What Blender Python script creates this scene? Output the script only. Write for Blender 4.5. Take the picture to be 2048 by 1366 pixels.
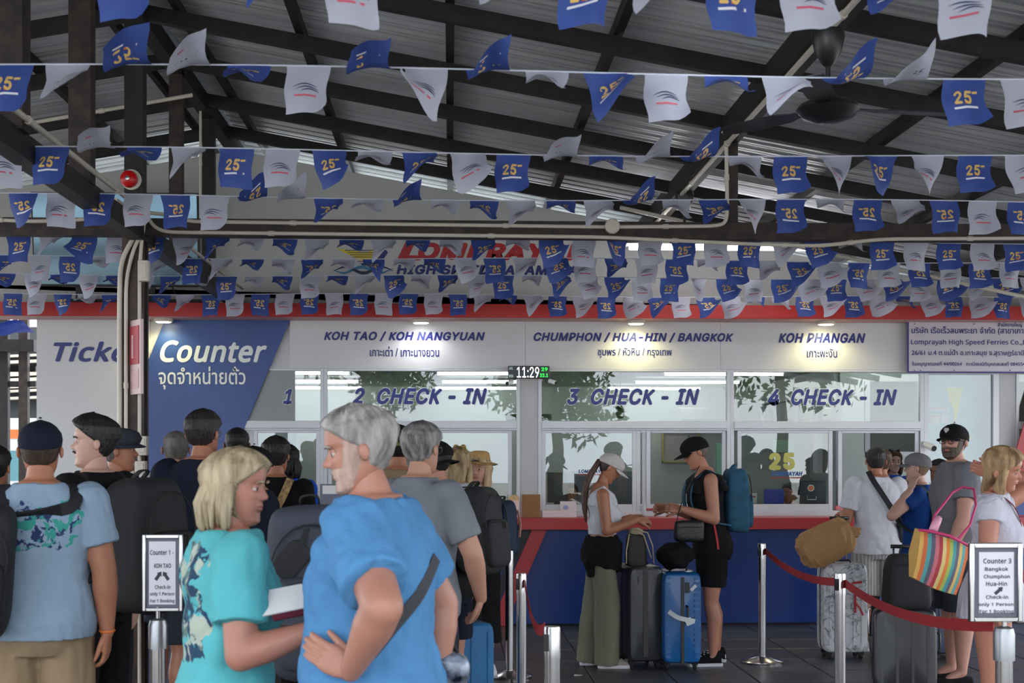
import bpy, math, random
import numpy as np
from mathutils import Vector, Matrix, noise, Euler
random.seed(7)
for o in list(bpy.data.objects): bpy.data.objects.remove(o)
SC = bpy.context.scene; COL = SC.collection
pi = math.pi
R = math.radians
# ------------------------------------------------------------------ camera
F = 2850.0; CZ = 1.677; YAW = math.atan(124/2850)
cd = bpy.data.cameras.new('camera'); cam = bpy.data.objects.new('camera', cd); COL.objects.link(cam)
cd.sensor_width = 36; cd.lens = F/2048*36; cd.shift_y = 221/2048
cam.location = (0, 0, CZ); cam.rotation_euler = (pi/2, 0, -YAW)
cd.dof.use_dof = True; cd.dof.focus_distance = 11.8; cd.dof.aperture_fstop = 6.3
cd.clip_end = 300
SC.camera = cam
# ------------------------------------------------------------------ world and exposure
w = bpy.data.worlds.new('overcast'); SC.world = w; w.use_nodes = True
nt = w.node_tree; bg = nt.nodes['Background']
tc = nt.nodes.new('ShaderNodeTexCoord'); ns = nt.nodes.new('ShaderNodeTexNoise'); ns.inputs['Scale'].default_value = 2.5; ns.inputs['Detail'].default_value = 4
rp = nt.nodes.new('ShaderNodeValToRGB'); rp.color_ramp.elements[0].position = .35; rp.color_ramp.elements[1].position = .7
rp.color_ramp.elements[0].color = (.80, .88, 1, 1); rp.color_ramp.elements[1].color = (1, 1, 1, 1)
nt.links.new(tc.outputs['Generated'], ns.inputs['Vector']); nt.links.new(ns.outputs['Fac'], rp.inputs['Fac']); nt.links.new(rp.outputs['Color'], bg.inputs['Color'])
bg.inputs['Strength'].default_value = 2.1
SC.view_settings.view_transform = 'Standard'; SC.view_settings.look = 'None'; SC.view_settings.gamma = 1; SC.view_settings.use_curve_mapping = False
SC.view_settings.exposure = 1.12
# ------------------------------------------------------------------ helpers
def at(px, py, Y):
    u = (px-1024)/F; v = (904-py)/F; c, s = math.cos(YAW), math.sin(YAW)
    dx, dy = u*c+s, c-u*s; t = Y/dy
    return np.array([dx*t, Y, CZ+v*t])
def X(px, Y): return at(px, 904, Y)[0]
def Zp(py, px, Y): return at(px, py, Y)[2]
def srgb(c):
    return tuple(((x/255)/12.92 if x/255 <= .04045 else ((x/255+.055)/1.055)**2.4) for x in c[:3])+(1,)
MC = {}
def mat(name, c, rough=.6, metal=0, var=0., vs=6., bump=0., bs=60., emis=0, spec=.5, stretch=None, alpha=1, c2=None, rough_var=0):
    if name in MC: return MC[name]
    m = bpy.data.materials.new(name); m.use_nodes = True; n = m.node_tree.nodes; l = m.node_tree.links; b = n['Principled BSDF']
    col = srgb(c); b.inputs['Base Color'].default_value = col; b.inputs['Roughness'].default_value = rough; b.inputs['Metallic'].default_value = metal
    b.inputs['Specular IOR Level'].default_value = spec
    if emis: b.inputs['Emission Color'].default_value = col; b.inputs['Emission Strength'].default_value = emis
    if var or c2 or bump:
        t = n.new('ShaderNodeTexCoord'); mp = n.new('ShaderNodeMapping'); l.new(t.outputs['Object'], mp.inputs['Vector'])
        if stretch: mp.inputs['Scale'].default_value = stretch
    if var or c2:
        x = n.new('ShaderNodeTexNoise'); x.inputs['Scale'].default_value = vs; x.inputs['Detail'].default_value = 6; l.new(mp.outputs['Vector'], x.inputs['Vector'])
        r = n.new('ShaderNodeValToRGB'); l.new(x.outputs['Fac'], r.inputs['Fac'])
        a = [min(1, k*(1-var)) for k in col[:3]]+[1]; d = srgb(c2) if c2 else [min(1, k*(1+var)) for k in col[:3]]+[1]
        r.color_ramp.elements[0].color = a; r.color_ramp.elements[1].color = d; r.color_ramp.elements[0].position = .35; r.color_ramp.elements[1].position = .68
        l.new(r.outputs['Color'], b.inputs['Base Color'])
        if rough_var:
            mr = n.new('ShaderNodeMapRange'); mr.inputs['To Min'].default_value = rough-rough_var; mr.inputs['To Max'].default_value = rough+rough_var
            l.new(x.outputs['Fac'], mr.inputs['Value']); l.new(mr.outputs['Result'], b.inputs['Roughness'])
    if bump:
        y = n.new('ShaderNodeTexNoise'); y.inputs['Scale'].default_value = bs; y.inputs['Detail'].default_value = 4; l.new(mp.outputs['Vector'], y.inputs['Vector'])
        bm = n.new('ShaderNodeBump'); bm.inputs['Strength'].default_value = bump; bm.inputs['Distance'].default_value = .01
        l.new(y.outputs['Fac'], bm.inputs['Height']); l.new(bm.outputs['Normal'], b.inputs['Normal'])
    MC[name] = m; return m
def glassmat(name='pane_glass', tint=(.93, .98, .96), ior=1.75, rough=0.):
    if name in MC: return MC[name]
    m = bpy.data.materials.new(name); m.use_nodes = True; n = m.node_tree.nodes; l = m.node_tree.links; n.clear()
    o = n.new('ShaderNodeOutputMaterial'); mx = n.new('ShaderNodeMixShader'); tr = n.new('ShaderNodeBsdfTransparent'); gl = n.new('ShaderNodeBsdfGlossy'); fr = n.new('ShaderNodeFresnel')
    tr.inputs['Color'].default_value = tint+(1,); gl.inputs['Roughness'].default_value = rough; fr.inputs['IOR'].default_value = ior
    l.new(fr.outputs[0], mx.inputs[0]); l.new(tr.outputs[0], mx.inputs[1]); l.new(gl.outputs[0], mx.inputs[2]); l.new(mx.outputs[0], o.inputs[0])
    MC[name] = m; return m

class G:
    """collects geometry; build() links it as one mesh object"""
    def __init__(s): s.v = []; s.f = []; s.m = []; s.n = 0
    def add(s, v, f, mi=0):
        v = np.asarray(v, float).reshape(-1, 3); s.v.append(v); b = s.n
        for q in f: s.f.append(tuple(int(i)+b for i in q)); s.m.append(mi)
        s.n += len(v); return s
    def box(s, x0, x1, y0, y1, z0, z1, mi=0):
        v = [(x, y, z) for x in (x0, x1) for y in (y0, y1) for z in (z0, z1)]
        return s.add(v, [(0, 1, 3, 2), (4, 6, 7, 5), (0, 4, 5, 1), (2, 3, 7, 6), (0, 2, 6, 4), (1, 5, 7, 3)], mi)
    def bar(s, a, b, w, h, up=(0, 0, 1), mi=0):
        a = np.array(a, float); b = np.array(b, float); d = b-a; d /= np.linalg.norm(d); up = np.array(up, float)
        sd = np.cross(d, up); sd /= np.linalg.norm(sd); u = np.cross(sd, d)
        v = [p+sd*i*w/2+u*j*h/2 for p in (a, b) for i in (-1, 1) for j in (-1, 1)]
        return s.add(v, [(0, 1, 3, 2), (4, 6, 7, 5), (0, 4, 5, 1), (2, 3, 7, 6), (0, 2, 6, 4), (1, 5, 7, 3)], mi)
    def rings(s, rs, cap=True, mi=0, close=True):
        n = len(rs[0]); v = np.concatenate([np.asarray(r, float) for r in rs]); f = []
        for i in range(len(rs)-1):
            for j in range(n if close else n-1):
                k = (j+1) % n; f.append((i*n+j, i*n+k, (i+1)*n+k, (i+1)*n+j))
        if cap and close: f.append(tuple(range(n))[::-1]); f.append(tuple((len(rs)-1)*n+j for j in range(n)))
        return s.add(v, f, mi)
    def tube(s, pts, r, n=10, mi=0, cap=True, flat=None, up=None):
        pts = [np.array(p, float) for p in pts]; rr = r if hasattr(r, '__len__') else [r]*len(pts); R_ = []
        prev = np.array(up, float) if up is not None else None
        for i, p in enumerate(pts):
            d = pts[min(i+1, len(pts)-1)]-pts[max(i-1, 0)]; d /= (np.linalg.norm(d)+1e-9)
            if prev is None: prev = np.array([0, 0, 1.]) if abs(d[2]) < .9 else np.array([0, 1., 0])
            u = prev-d*np.dot(prev, d); u /= (np.linalg.norm(u)+1e-9); sd = np.cross(d, u); prev = u
            a = np.arange(n)*2*pi/n; fl = flat or 1
            R_.append(p+np.outer(np.cos(a), sd)*rr[i]+np.outer(np.sin(a), u)*rr[i]*fl)
        return s.rings(R_, cap, mi)
    def lathe(s, prof, c=(0, 0, 0), n=24, mi=0, cap=True):
        a = np.arange(n)*2*pi/n
        return s.rings([np.stack([c[0]+r*np.cos(a), c[1]+r*np.sin(a), np.full(n, c[2]+z)], 1) for r, z in prof], cap, mi)
    def ell(s, c, r, n=12, m=8, mi=0, M=None):
        v = [(0, 0, -1)]; f = []
        for i in range(1, m):
            t = -pi/2+pi*i/m
            for j in range(n): a = 2*pi*j/n; v.append((math.cos(t)*math.cos(a), math.cos(t)*math.sin(a), math.sin(t)))
        v.append((0, 0, 1)); L = len(v)-1
        for j in range(n): k = (j+1) % n; f.append((0, 1+k, 1+j)); f.append((L, L-n+j, L-n+k))
        for i in range(m-2):
            for j in range(n): k = (j+1) % n; b = 1+i*n; f.append((b+j, b+k, b+n+k, b+n+j))
        v = np.array(v)*np.array(r)
        if M is not None: v = v @ np.array(M).T
        return s.add(v+np.array(c), f, mi)
    def cone(s, a, b, ra, rb, n=14, m=0, fl=1.0, up=None):
        """tapered limb with rounded ends (m=0) or flat ends (m=1)"""
        a = np.array(a, float); b = np.array(b, float)
        if m == 0:
            d = b-a; L = np.linalg.norm(d)+1e-9; d /= L; P = []; RR = []
            for t in (-.98, -.8, -.45): P.append(a+d*ra*t); RR.append(ra*math.sqrt(1-t*t))
            P.append(a); RR.append(ra); P.append(b); RR.append(rb)
            for t in (.45, .8, .98): P.append(b+d*rb*t); RR.append(rb*math.sqrt(1-t*t))
            return s.tube(P, RR, n, flat=fl, up=up)
        return s.tube([a, b], [ra, rb], n, flat=fl, up=up)
    def build(s, name, mats, parent=None, smooth=False, loc=None, bevel=0, world=True):
        if not isinstance(mats, (list, tuple)): mats = [mats]
        me = bpy.data.meshes.new(name); v = np.concatenate(s.v) if s.v else np.zeros((0, 3))
        if loc is not None: v = v-np.array(loc)
        elif parent is not None and world: v = v-np.array(wloc(parent))
        me.from_pydata(v.tolist(), [], s.f)
        for m in mats: me.materials.append(m)
        if len(mats) > 1: me.polygons.foreach_set('material_index', s.m)
        if smooth: me.polygons.foreach_set('use_smooth', [True]*len(me.polygons))
        me.update()
        o = bpy.data.objects.new(name, me); COL.objects.link(o)
        if parent is not None: o.parent = parent
        if loc is not None: o.location = loc
        if bevel:
            b = o.modifiers.new('bevel', 'BEVEL'); b.width = bevel; b.segments = 2; b.limit_method = 'ANGLE'
        if smooth == 'auto' or bevel:
            me.polygons.foreach_set('use_smooth', [True]*len(me.polygons)); me.set_sharp_from_angle(angle=R(35))
        return o
def wloc(o):
    l = np.zeros(3)
    while o is not None: l += np.array(o.location); o = o.parent
    return l
def tag(o, label=None, cat=None, group=None, kind=None):
    if label: o['label'] = label
    if cat: o['category'] = cat
    if group: o['group'] = group
    if kind: o['kind'] = kind
    return o
def thing(name, label, cat, loc=(0, 0, 0), rotz=0, group=None):
    o = bpy.data.objects.new(name, None); COL.objects.link(o); o.location = tuple(loc); o.rotation_euler = (0, 0, rotz)
    o.empty_display_size = .1
    return tag(o, label, cat, group)
def dup(root, loc, label=None, rotz=None):
    r = root.copy(); COL.objects.link(r); r.location = loc
    if rotz is not None: r.rotation_euler = (0, 0, rotz)
    if label: r['label'] = label
    for ch in list(root.children):
        c = ch.copy(); COL.objects.link(c); c.parent = r
        for g in ch.children: d = g.copy(); COL.objects.link(d); d.parent = c
    return r
def poly(g, pts, y0, y1, mi=0):
    """prism from a polygon of (x,z) between depths y0 and y1"""
    n = len(pts); v = [(p[0], y0, p[1]) for p in pts]+[(p[0], y1, p[1]) for p in pts]
    f = [tuple(range(n)), tuple(range(2*n-1, n-1, -1))]+[(i, i+n, (i+1) % n+n, (i+1) % n) for i in range(n)]
    return g.add(v, f, mi)
def ppoly(g, pts, Y, th, mi=0): return poly(g, [(X(a, Y), Zp(b, a, Y)) for a, b in pts], Y, Y+th, mi)
def pbox(g, x0, y0, x1, y1, Y, th, mi=0):
    return g.box(X(x0, Y), X(x1, Y), Y, Y+th, Zp(y1, (x0+x1)/2, Y), Zp(y0, (x0+x1)/2, Y), mi)
TXC = {}
import os
try:
    FONT = bpy.data.fonts.load(os.path.join(bpy.utils.system_resource('DATAFILES'), 'fonts', 'Inter.woff2'))   # typeface that ships inside Blender
    FONT2 = bpy.data.fonts.load(os.path.join(bpy.utils.system_resource('DATAFILES'), 'fonts', 'NotoSansHebrew-Regular.woff2'))
except Exception:
    FONT = FONT2 = None
def textgeo(body, shear=0., bold=0., align='LEFT', res=3, ext=0., line=1.):
    k = (body, shear, bold, res, ext, align, line)
    if k in TXC: return TXC[k]
    c = bpy.data.curves.new('t', 'FONT'); c.body = body; ext = 0 if bold else ext
    if FONT and body.isascii(): c.font = FONT2 if any(ch.islower() for ch in body) else FONT; c.space_character = 1+bold*2.2
    if FONT2 and body.isascii() and 'K' in body and body.upper() == body:      # the capital K comes from a second typeface, sized to match
        c.font_bold = FONT2; c.small_caps_scale = .855; c.body = body.replace('K', 'k')
        for j, ch in enumerate(body):
            if ch == 'K': c.body_format[j].use_bold = True; c.body_format[j].use_small_caps = True
    c.shear = shear; c.resolution_u = res; c.extrude = ext; c.align_x = align; c.space_line = line
    o = bpy.data.objects.new('t', c); COL.objects.link(o)
    dg = bpy.context.evaluated_depsgraph_get(); me = bpy.data.meshes.new_from_object(o.evaluated_get(dg))
    v = np.array([x.co[:] for x in me.vertices]).reshape(-1, 3); f = [tuple(p.vertices) for p in me.polygons]
    bpy.data.objects.remove(o); bpy.data.curves.remove(c); bpy.data.meshes.remove(me)
    if bold and len(v):      # heavier stroke: the same outline laid around itself
        n = len(v); F2 = []; V2 = []; K = 8 if res > 1 else 4
        for j in range(K+1):
            d = np.array([0, 0, 0.]) if j == K else np.array([math.cos(j*2*pi/K), math.sin(j*2*pi/K), 0])*bold+np.array([0, 0, .001*j])
            V2.append(v+d); F2 += [tuple(i+j*n for i in q) for q in f]
        v = np.concatenate(V2); f = F2
    TXC[k] = (v, f); return TXC[k]
def ptext(g, body, x0, y0, x1, y1, Y, shear=0., bold=0., mi=0, th=.003, keep=False):
    """lettering filling the photo box x0..x1, y0..y1 on the plane at depth Y (real size and place in the scene)"""
    v, f = textgeo(body, shear, bold, ext=.01)
    lo, hi = v.min(0), v.max(0); t = (v-lo)/(hi-lo+1e-9)
    Xa, Xb = X(x0, Y), X(x1, Y); Za, Zb = Zp(y1, (x0+x1)/2, Y), Zp(y0, (x0+x1)/2, Y)
    p = np.stack([Xa+t[:, 0]*(Xb-Xa), Y-th*t[:, 2]-.0005, Za+t[:, 1]*(Zb-Za)], 1)
    return g.add(p, f, mi)
# ------------------------------------------------------------------ materials of the building
white = mat('white_panel', (206, 205, 206), .45, var=.03, vs=1.2)
gablew = mat('gable_white', (196, 196, 193), .6, var=.04, vs=.8)
bluep = mat('blue_panel', (44, 72, 136), .35, var=.10, vs=1.5)
redp = mat('red_paint', (190, 42, 38), .45, var=.06, vs=2)
redd = mat('counter_red', (168, 42, 46), .35, var=.06, vs=2)
counterb = mat('counter_blue', (2, 44, 112), .35, var=.08, vs=2)
soffit = mat('soffit_pink', (196, 150, 146), .5)
alu = mat('window_aluminium', (196, 198, 204), .35, metal=.15, var=.04, vs=3)
pillarm = mat('pillar_plaster', (186, 184, 186), .6, var=.05, vs=3)
steel = mat('rusty_steel', (24, 22, 23), .6, metal=.1, c2=(40, 33, 31), var=.3, vs=9)
steelb = mat('rusty_brown_steel', (40, 32, 30), .6, metal=.1, c2=(66, 52, 46), var=.25, vs=12)
pvc = mat('pvc_conduit', (205, 198, 184), .4, var=.05, vs=5)
navy = mat('navy_lettering', (22, 32, 112), .35)
navyg = mat('navy_glass_lettering', (34, 50, 122), .4)
whitel = mat('white_lettering', (226, 230, 226), .35)
redl = mat('red_lettering', (176, 22, 30), .4)
chrome = mat('brushed_chrome', (190, 190, 192), .18, metal=1, var=.05, vs=30, stretch=(1, 1, .05))
black = mat('black_plastic', (18, 18, 20), .4)
rubber = mat('dark_rubber', (24, 24, 25), .8)
glass = glassmat()
lampw = mat('tube_white', (255, 255, 255), .5, emis=5.5)
Yw = 14.0
def struct(o): o['kind'] = 'structure'; return o
# ------------------------------------------------------------------ floor
g = G(); g.box(-9, 9, -1.5, 22, -.12, -.012); floor = struct(g.build('floor', mat('floor_grout', (92, 90, 86), .8, var=.15, vs=3)))
g = G(); g.box(-70, 70, -50, 70, -.14, -.02); struct(g.build('floor_outside', mat('pale_concrete', (168, 165, 158), .8, var=.08, vs=.7)))
stone = [mat('slate_tile_%s' % k, c, .38, var=.22, vs=3.5, bump=.25, bs=9, rough_var=.12) for k, c in (('dark', (66, 68, 72)), ('mid', (76, 78, 81)), ('brown', (78, 75, 72)))]
rnd = random.Random(3); tm = []
for k in range(6):
    g = G(); a = .296; i = .288
    t = .004*(k % 3)
    g.rings([np.array([(-a, -a, -.03), (a, -a, -.03), (a, a, -.03), (-a, a, -.03)]), np.array([(-a, -a, -.004), (a, -a, -.004), (a, a, -.004), (-a, a, -.004)]), np.array([(-i, -i, 0), (i, -i, 0), (i, i, 0), (-i, i, 0)])])
    o = g.build('tile', stone[k % 3], floor); tm.append(o.data); bpy.data.objects.remove(o)
for iy in range(-2, 10):
    Y = 13.55-.6*iy
    if Y < 7.2: continue
    for ix in range(-6, 12):
        x = .15+.6*ix+(.3 if iy % 2 else 0)*0
        if -3.4 < x < 6.6:
            o = bpy.data.objects.new('tile', tm[rnd.randrange(6)]); COL.objects.link(o); o.parent = floor; o.location = (x, Y, rnd.uniform(-.002, .001))
# ------------------------------------------------------------------ roof
XR, ZR, SL = -2.1, 4.80, .18
sheet = mat('corrugated_sheet', (200, 203, 206), .42, metal=.2, var=.12, vs=1.5)
ceiling = bpy.data.objects.new('ceiling', None); COL.objects.link(ceiling); struct(ceiling)
prof = [(0, 0), (.03, .028), (.055, .028), (.085, 0), (.125, 0), (.13, .006), (.14, .006), (.145, 0), (.19, 0)]
def sheetmesh(sx, L, nb=5):
    v = []; y = 0; pts = []
    for b in range(nb): pts += [(b*.19+p[0], p[1]) for p in prof[:-1]]
    pts.append((nb*.19+.03, .004)); v = []
    for u in (0, L):
        for p in pts: v.append((sx*u, p[0], p[1]-SL*u))
    n = len(pts); f = [(i, i+1, n+i+1, n+i) if sx > 0 else (i, n+i, n+i+1, i+1) for i in range(n-1)]
    g = G(); g.add(v, f); o = g.build('roof_sheet', sheet, ceiling, world=False); m = o.data; bpy.data.objects.remove(o); return m
mr, ml = sheetmesh(1, 9.6), sheetmesh(-1, 6.5)
for k in range(18):
    for m, s in ((mr, 1), (ml, -1)):
        o = bpy.data.objects.new('roof_sheet', m); COL.objects.link(o); o.parent = ceiling; o.location = (XR+.02*s, -.6+.95*k, ZR+.002*(k % 2))
def rz(x): return ZR-SL*abs(x-XR)
g = G(); a_ = np.array([(XR-.22, ZR-.005), (XR, ZR+.06), (XR+.22, ZR-.005), (XR+.22, ZR+.005), (XR, ZR+.075), (XR-.22, ZR+.005)]); poly(g, [tuple(q) for q in a_], -.6, 16.6); g.build('ridge_cap', sheet, ceiling)
g = G(); g.bar((XR, -.6, ZR-.16), (XR, 16.4, ZR-.16), .1, .14); g.build('ridge_beam', steel, ceiling)
for s in (-.26, .26):
    g = G(); g.bar((XR+s, -.6, ZR-.11), (XR+s, 16.4, ZR-.11), .045, .07); g.build('purlin', steel, ceiling)
for x in [-8, -7, -6, -5, -4.05, -3.1, -1.02, 0, 1.0, 2.98, 4, 5, 6, 7]:
    g = G(); z = rz(x)-.045; g.bar((x, -.6, z), (x, 16.4, z), .055, .085); g.build('purlin', steel, ceiling)
for Y in (2.4, 3.7, 4.9, 6.1, 7.25, 8.45, 9.73, 10.9, 12.1, 13.3, 15):
    for xe in (7.4, -8.4):
        g = G(); z0 = -.15; g.bar((XR, Y, ZR+z0), (xe, Y, rz(xe)+z0), .07, .10); g.build('rafter', steel, ceiling)
# main beam over the fans, with its conduit
XM = X(1457, 9.74)
g = G(); z = rz(XM)-.2; g.bar((XM, -.6, z), (XM, 16, z), .12, .16); g.build('main_beam', steel, ceiling)
# lower beam along the depth that carries the king posts, and its own conduit
zlb = 3.16
g = G(); g.bar((XR, 3, zlb), (XR, 14.02, zlb), .10, .125); g.build('lower_beam', steel, ceiling)
for px, w_, m_ in ((21, .15, steelb), (164, .125, steelb), (271, .125, steel), (353, .1, steelb), (418, .105, steel)):
    Y = XR/(X(px, 1.)); zt = ZR-.2
    if px == 353: zt = ZR-.2
    g = G(); g.bar((XR, Y, zlb+.05), (XR, Y, zt), w_, w_*.9, up=(0, 1, 0)); g.build('king_post', m_, ceiling)
YT = 9.74
def tz(px, py): return Zp(py, px, YT)
g = G(); g.bar((-8.2, YT, tz(272, 456)), (7.2, YT, tz(272, 456)), .12, .115); g.build('tie_beam', steelb, ceiling)
g = G(); a = at(1463, 262, YT); b = at(1463, 455, YT); g.bar(a, b, .075, .075, up=(0, 1, 0)); g.build('strut', steelb, ceiling)
g = G(); g.bar(at(90, 180, 8.9), at(495, 600, 13.9)+np.array([0, 0, 0]), .03, .03); 
# column
col = thing('steel_column', 'brown rusty steel column standing in front of the ticket sign', 'column', (X(268, YT), YT, 0))
g = G(); x0, x1 = X(247, YT), X(287, YT); g.box(x0, x1, YT-.05, YT+.05, 0, tz(268, 440)); g.build('post', mat('column_steel', (58, 44, 40), .5, metal=.2, c2=(88, 66, 58), var=.3, vs=7), col, bevel=.004)
g = G(); g.box(X(283, YT), X(291, YT), YT+.05, YT+.1, 0, tz(268, 440)); g.build('flange', steel, col)
# conduits on the column and beams
def conduit(label, pts, r=.014, grp=None):
    t = thing('conduit', label, 'conduit', pts[0], group=grp)
    P = [np.array(p, float) for p in pts]; Q = [P[0]]
    for i in range(1, len(P)-1):
        a, b, c = P[i-1], P[i], P[i+1]; la = min(.12, np.linalg.norm(a-b)*.45); lc = min(.12, np.linalg.norm(c-b)*.45)
        p0 = b+(a-b)/np.linalg.norm(a-b)*la; p1 = b+(c-b)/np.linalg.norm(c-b)*lc
        for k in range(5): s = k/4; Q.append((1-s)**2*p0+2*s*(1-s)*b+s*s*p1)
    Q.append(P[-1]); g = G(); g.tube(Q, r, 10); g.build('pipe', pvc, t, smooth='auto')
    for a, b in zip(P[:-1], P[1:]):
        n = max(1, int(np.linalg.norm(b-a)/1.4)) if np.linalg.norm(b-a) > .3 else 0; d = (b-a)/np.linalg.norm(b-a)
        for k in range(n): c = a+(b-a)*(k+.5)/n; g = G(); g.tube([c-d*.02, c+d*.02], r*1.35, 10); g.build('coupling', pvc, t, smooth='auto')
    return t
yc = YT-.07
conduit('pale conduit up the left edge of the column, leftmost of its three', [at(239, 1366, yc)*np.array([1, 1, 0]), at(239, 600, yc), at(241, 520, yc), at(276, 462, yc), at(276, 430, yc), at(230, 400, yc-.3)], .0165)
conduit('pale conduit beside the left edge of the column, second of three', [at(252, 1366, yc-.01)*np.array([1, 1, 0]), at(252, 560, yc-.01), at(266, 500, yc-.01), at(284, 465, yc-.01)], .0125)
conduit('pale conduit up the right side of the column under the switch box', [at(279, 1366, yc)*np.array([1, 1, 0]), at(279, 545, yc), at(283, 480, yc), at(290, 440, yc), at(287, 385, yc)], .0125)
conduit('upper pale conduit on the face of the long cross beam', [at(290, 425, yc), at(345, 430, yc), at(372, 443, yc), at(1222, 454, yc), at(1440, 452, yc), at(1455, 440, yc), at(1452, 270, yc-.02), at(1445, 262, yc-.02)], .013)
conduit('lower pale conduit on the face of the long cross beam', [at(290, 400, yc), at(296, 440, yc), at(320, 464, yc), at(1200, 474, yc), at(1500, 488, yc), at(1640, 492, yc), at(1760, 478, yc), at(2120, 476, yc)], .013)
conduit('short pale conduit on the beam left of the column', [at(-60, 437, yc), at(60, 443, yc), at(170, 440, yc), at(205, 428, yc)], .013)
conduit('pale conduit running along the top of the low ridge beam', [np.array([XR+.09, 4.2, zlb+.10]), np.array([XR+.09, 9.6, zlb+.10])], .016)
conduit('pale conduit along the low ridge beam behind the column', [np.array([XR+.09, 9.95, zlb+.10]), np.array([XR+.09, 13.9, zlb+.10])], .014)
conduit('pale conduit running under the main beam above the fans', [np.array([XM-.03, 3.2, rz(XM)-.30]), np.array([XM-.03, 13.2, rz(XM)-.30])], .016)
conduit('thin pale conduit up the rearmost king post', [at(401, 440, 12.2), at(401, 215, 12.2)], .011)
conduit('pale conduit under a left roof rafter', [at(20, 253, 10.8), at(385, 190, 10.8)], .015)
conduit('long pale conduit sloping under the right roof behind the beam', [at(1240, 415, 11.9), at(2100, 605, 11.9)], .017)
t = thing('junction_box', 'round white junction box on the upper beam conduit', 'junction box', at(1225, 452, yc-.03))
c = at(1225, 452, yc-.03); g = G(); a = np.arange(24)*2*pi/24
g.rings([np.stack([c[0]+r*np.cos(a), np.full(24, c[1]+y), c[2]+r*np.sin(a)], 1) for r, y in ((.05, .04), (.052, 0), (.046, -.008), (.001, -.009))]); g.build('lid', pvc, t, smooth='auto')
# boxes on the column
def wbox(name, label, x0, y0, x1, y1, Y, d, m=pvc, cat='electrical box', extra=True):
    c = at((x0+x1)/2, y1, Y); t = thing(name, label, cat, c)
    g = G(); pbox(g, x0, y0, x1, y1, Y, d); g.build('case', m, t, bevel=.006)
    if extra: g = G(); q = (x1-x0)*.18; w2 = (y1-y0)*.14; pbox(g, x0+q, y0+w2, x1-q, y1-w2, Y-.006, .008); g.build('cover', m, t, bevel=.003)
    return t
wbox('switch_box', 'small pale switch box high on the right side of the column', 275, 520, 296, 562, YT-.16, .07)
wbox('switch_box', 'grey breaker box at head height on the column', 270, 872, 293, 911, YT-.16, .08)
wbox('switch_box', 'pale breaker box just below the grey one on the column', 269, 922, 290, 952, YT-.16, .08)
wbox('trunking_box', 'wide pale trunking box low on the left of the column', 246, 925, 268, 990, YT-.15, .07)
# red sign on column
t = thing('hanging_sign', 'narrow faded red sign plate fixed to the column', 'sign', at(275, 790, YT-.2))
g = G(); a0 = at(264, 640, YT-.02); a1 = at(287, 640, YT-.22); zt, zb = at(276, 641, YT-.1)[2], at(276, 789, YT-.1)[2]
def slab(g, a0, a1, z0, z1, th, mi=0, s0=0., s1=1.):
    d = np.array(a1)-np.array(a0); nrm = np.array([d[1], -d[0], 0.]); nrm /= np.linalg.norm(nrm); p = np.array(a0)+d*s0; q = np.array(a0)+d*s1
    v = [np.array([u[0], u[1], z])+nrm*k for u in (p, q) for k in (0, th) for z in (z0, z1)]
    return g.add(v, [(0, 1, 3, 2), (4, 6, 7, 5), (0, 4, 5, 1), (2, 3, 7, 6), (0, 2, 6, 4), (1, 5, 7, 3)], mi)
slab(g, a0, a1, zb, zt, .02); g.build('board', mat('sign_pale', (214, 190, 190), .5, var=.05), t)
g = G(); slab(g, a0, a1, zb+.2, zt-.04, .026, s0=.12, s1=.88); g.build('red_field', mat('faded_red', (176, 62, 72), .5, var=.15, vs=8), t)
g = G(); slab(g, a0, a1, zb+.24, zt-.1, .029, s0=.32, s1=.46); slab(g, a0, a1, zb+.04, zb+.17, .024, s0=.15, s1=.85); g.build('white_mark', mat('faded_white', (206, 170, 172), .5, var=.1, vs=20), t)
# fire bell
c = at(262, 359, 9.55); t = thing('alarm_bell', 'round red alarm bell on the king post above the beam', 'bell', c)
def disc(g, c, prof, n=28, mi=0):
    a = np.arange(n)*2*pi/n
    return g.rings([np.stack([c[0]+r*np.cos(a), np.full(n, c[1]+y), c[2]+r*np.sin(a)], 1) for r, y in prof], True, mi)
g = G(); disc(g, c, [(.068, .05), (.068, .0), (.06, -.002)]); g.build('back_plate', pvc, t, smooth='auto')
g = G(); disc(g, c-np.array([.01, 0, 0]), [(.056, .0), (.058, -.02), (.05, -.045), (.03, -.058), (.001, -.06)]); g.build('gong', mat('bell_red', (200, 16, 20), .25), t, smooth='auto')
g = G(); disc(g, c-np.array([.01, .06, 0]), [(.014, 0), (.014, -.008), (.001, -.009)]); g.build('cap', chrome, t, smooth='auto')
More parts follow.
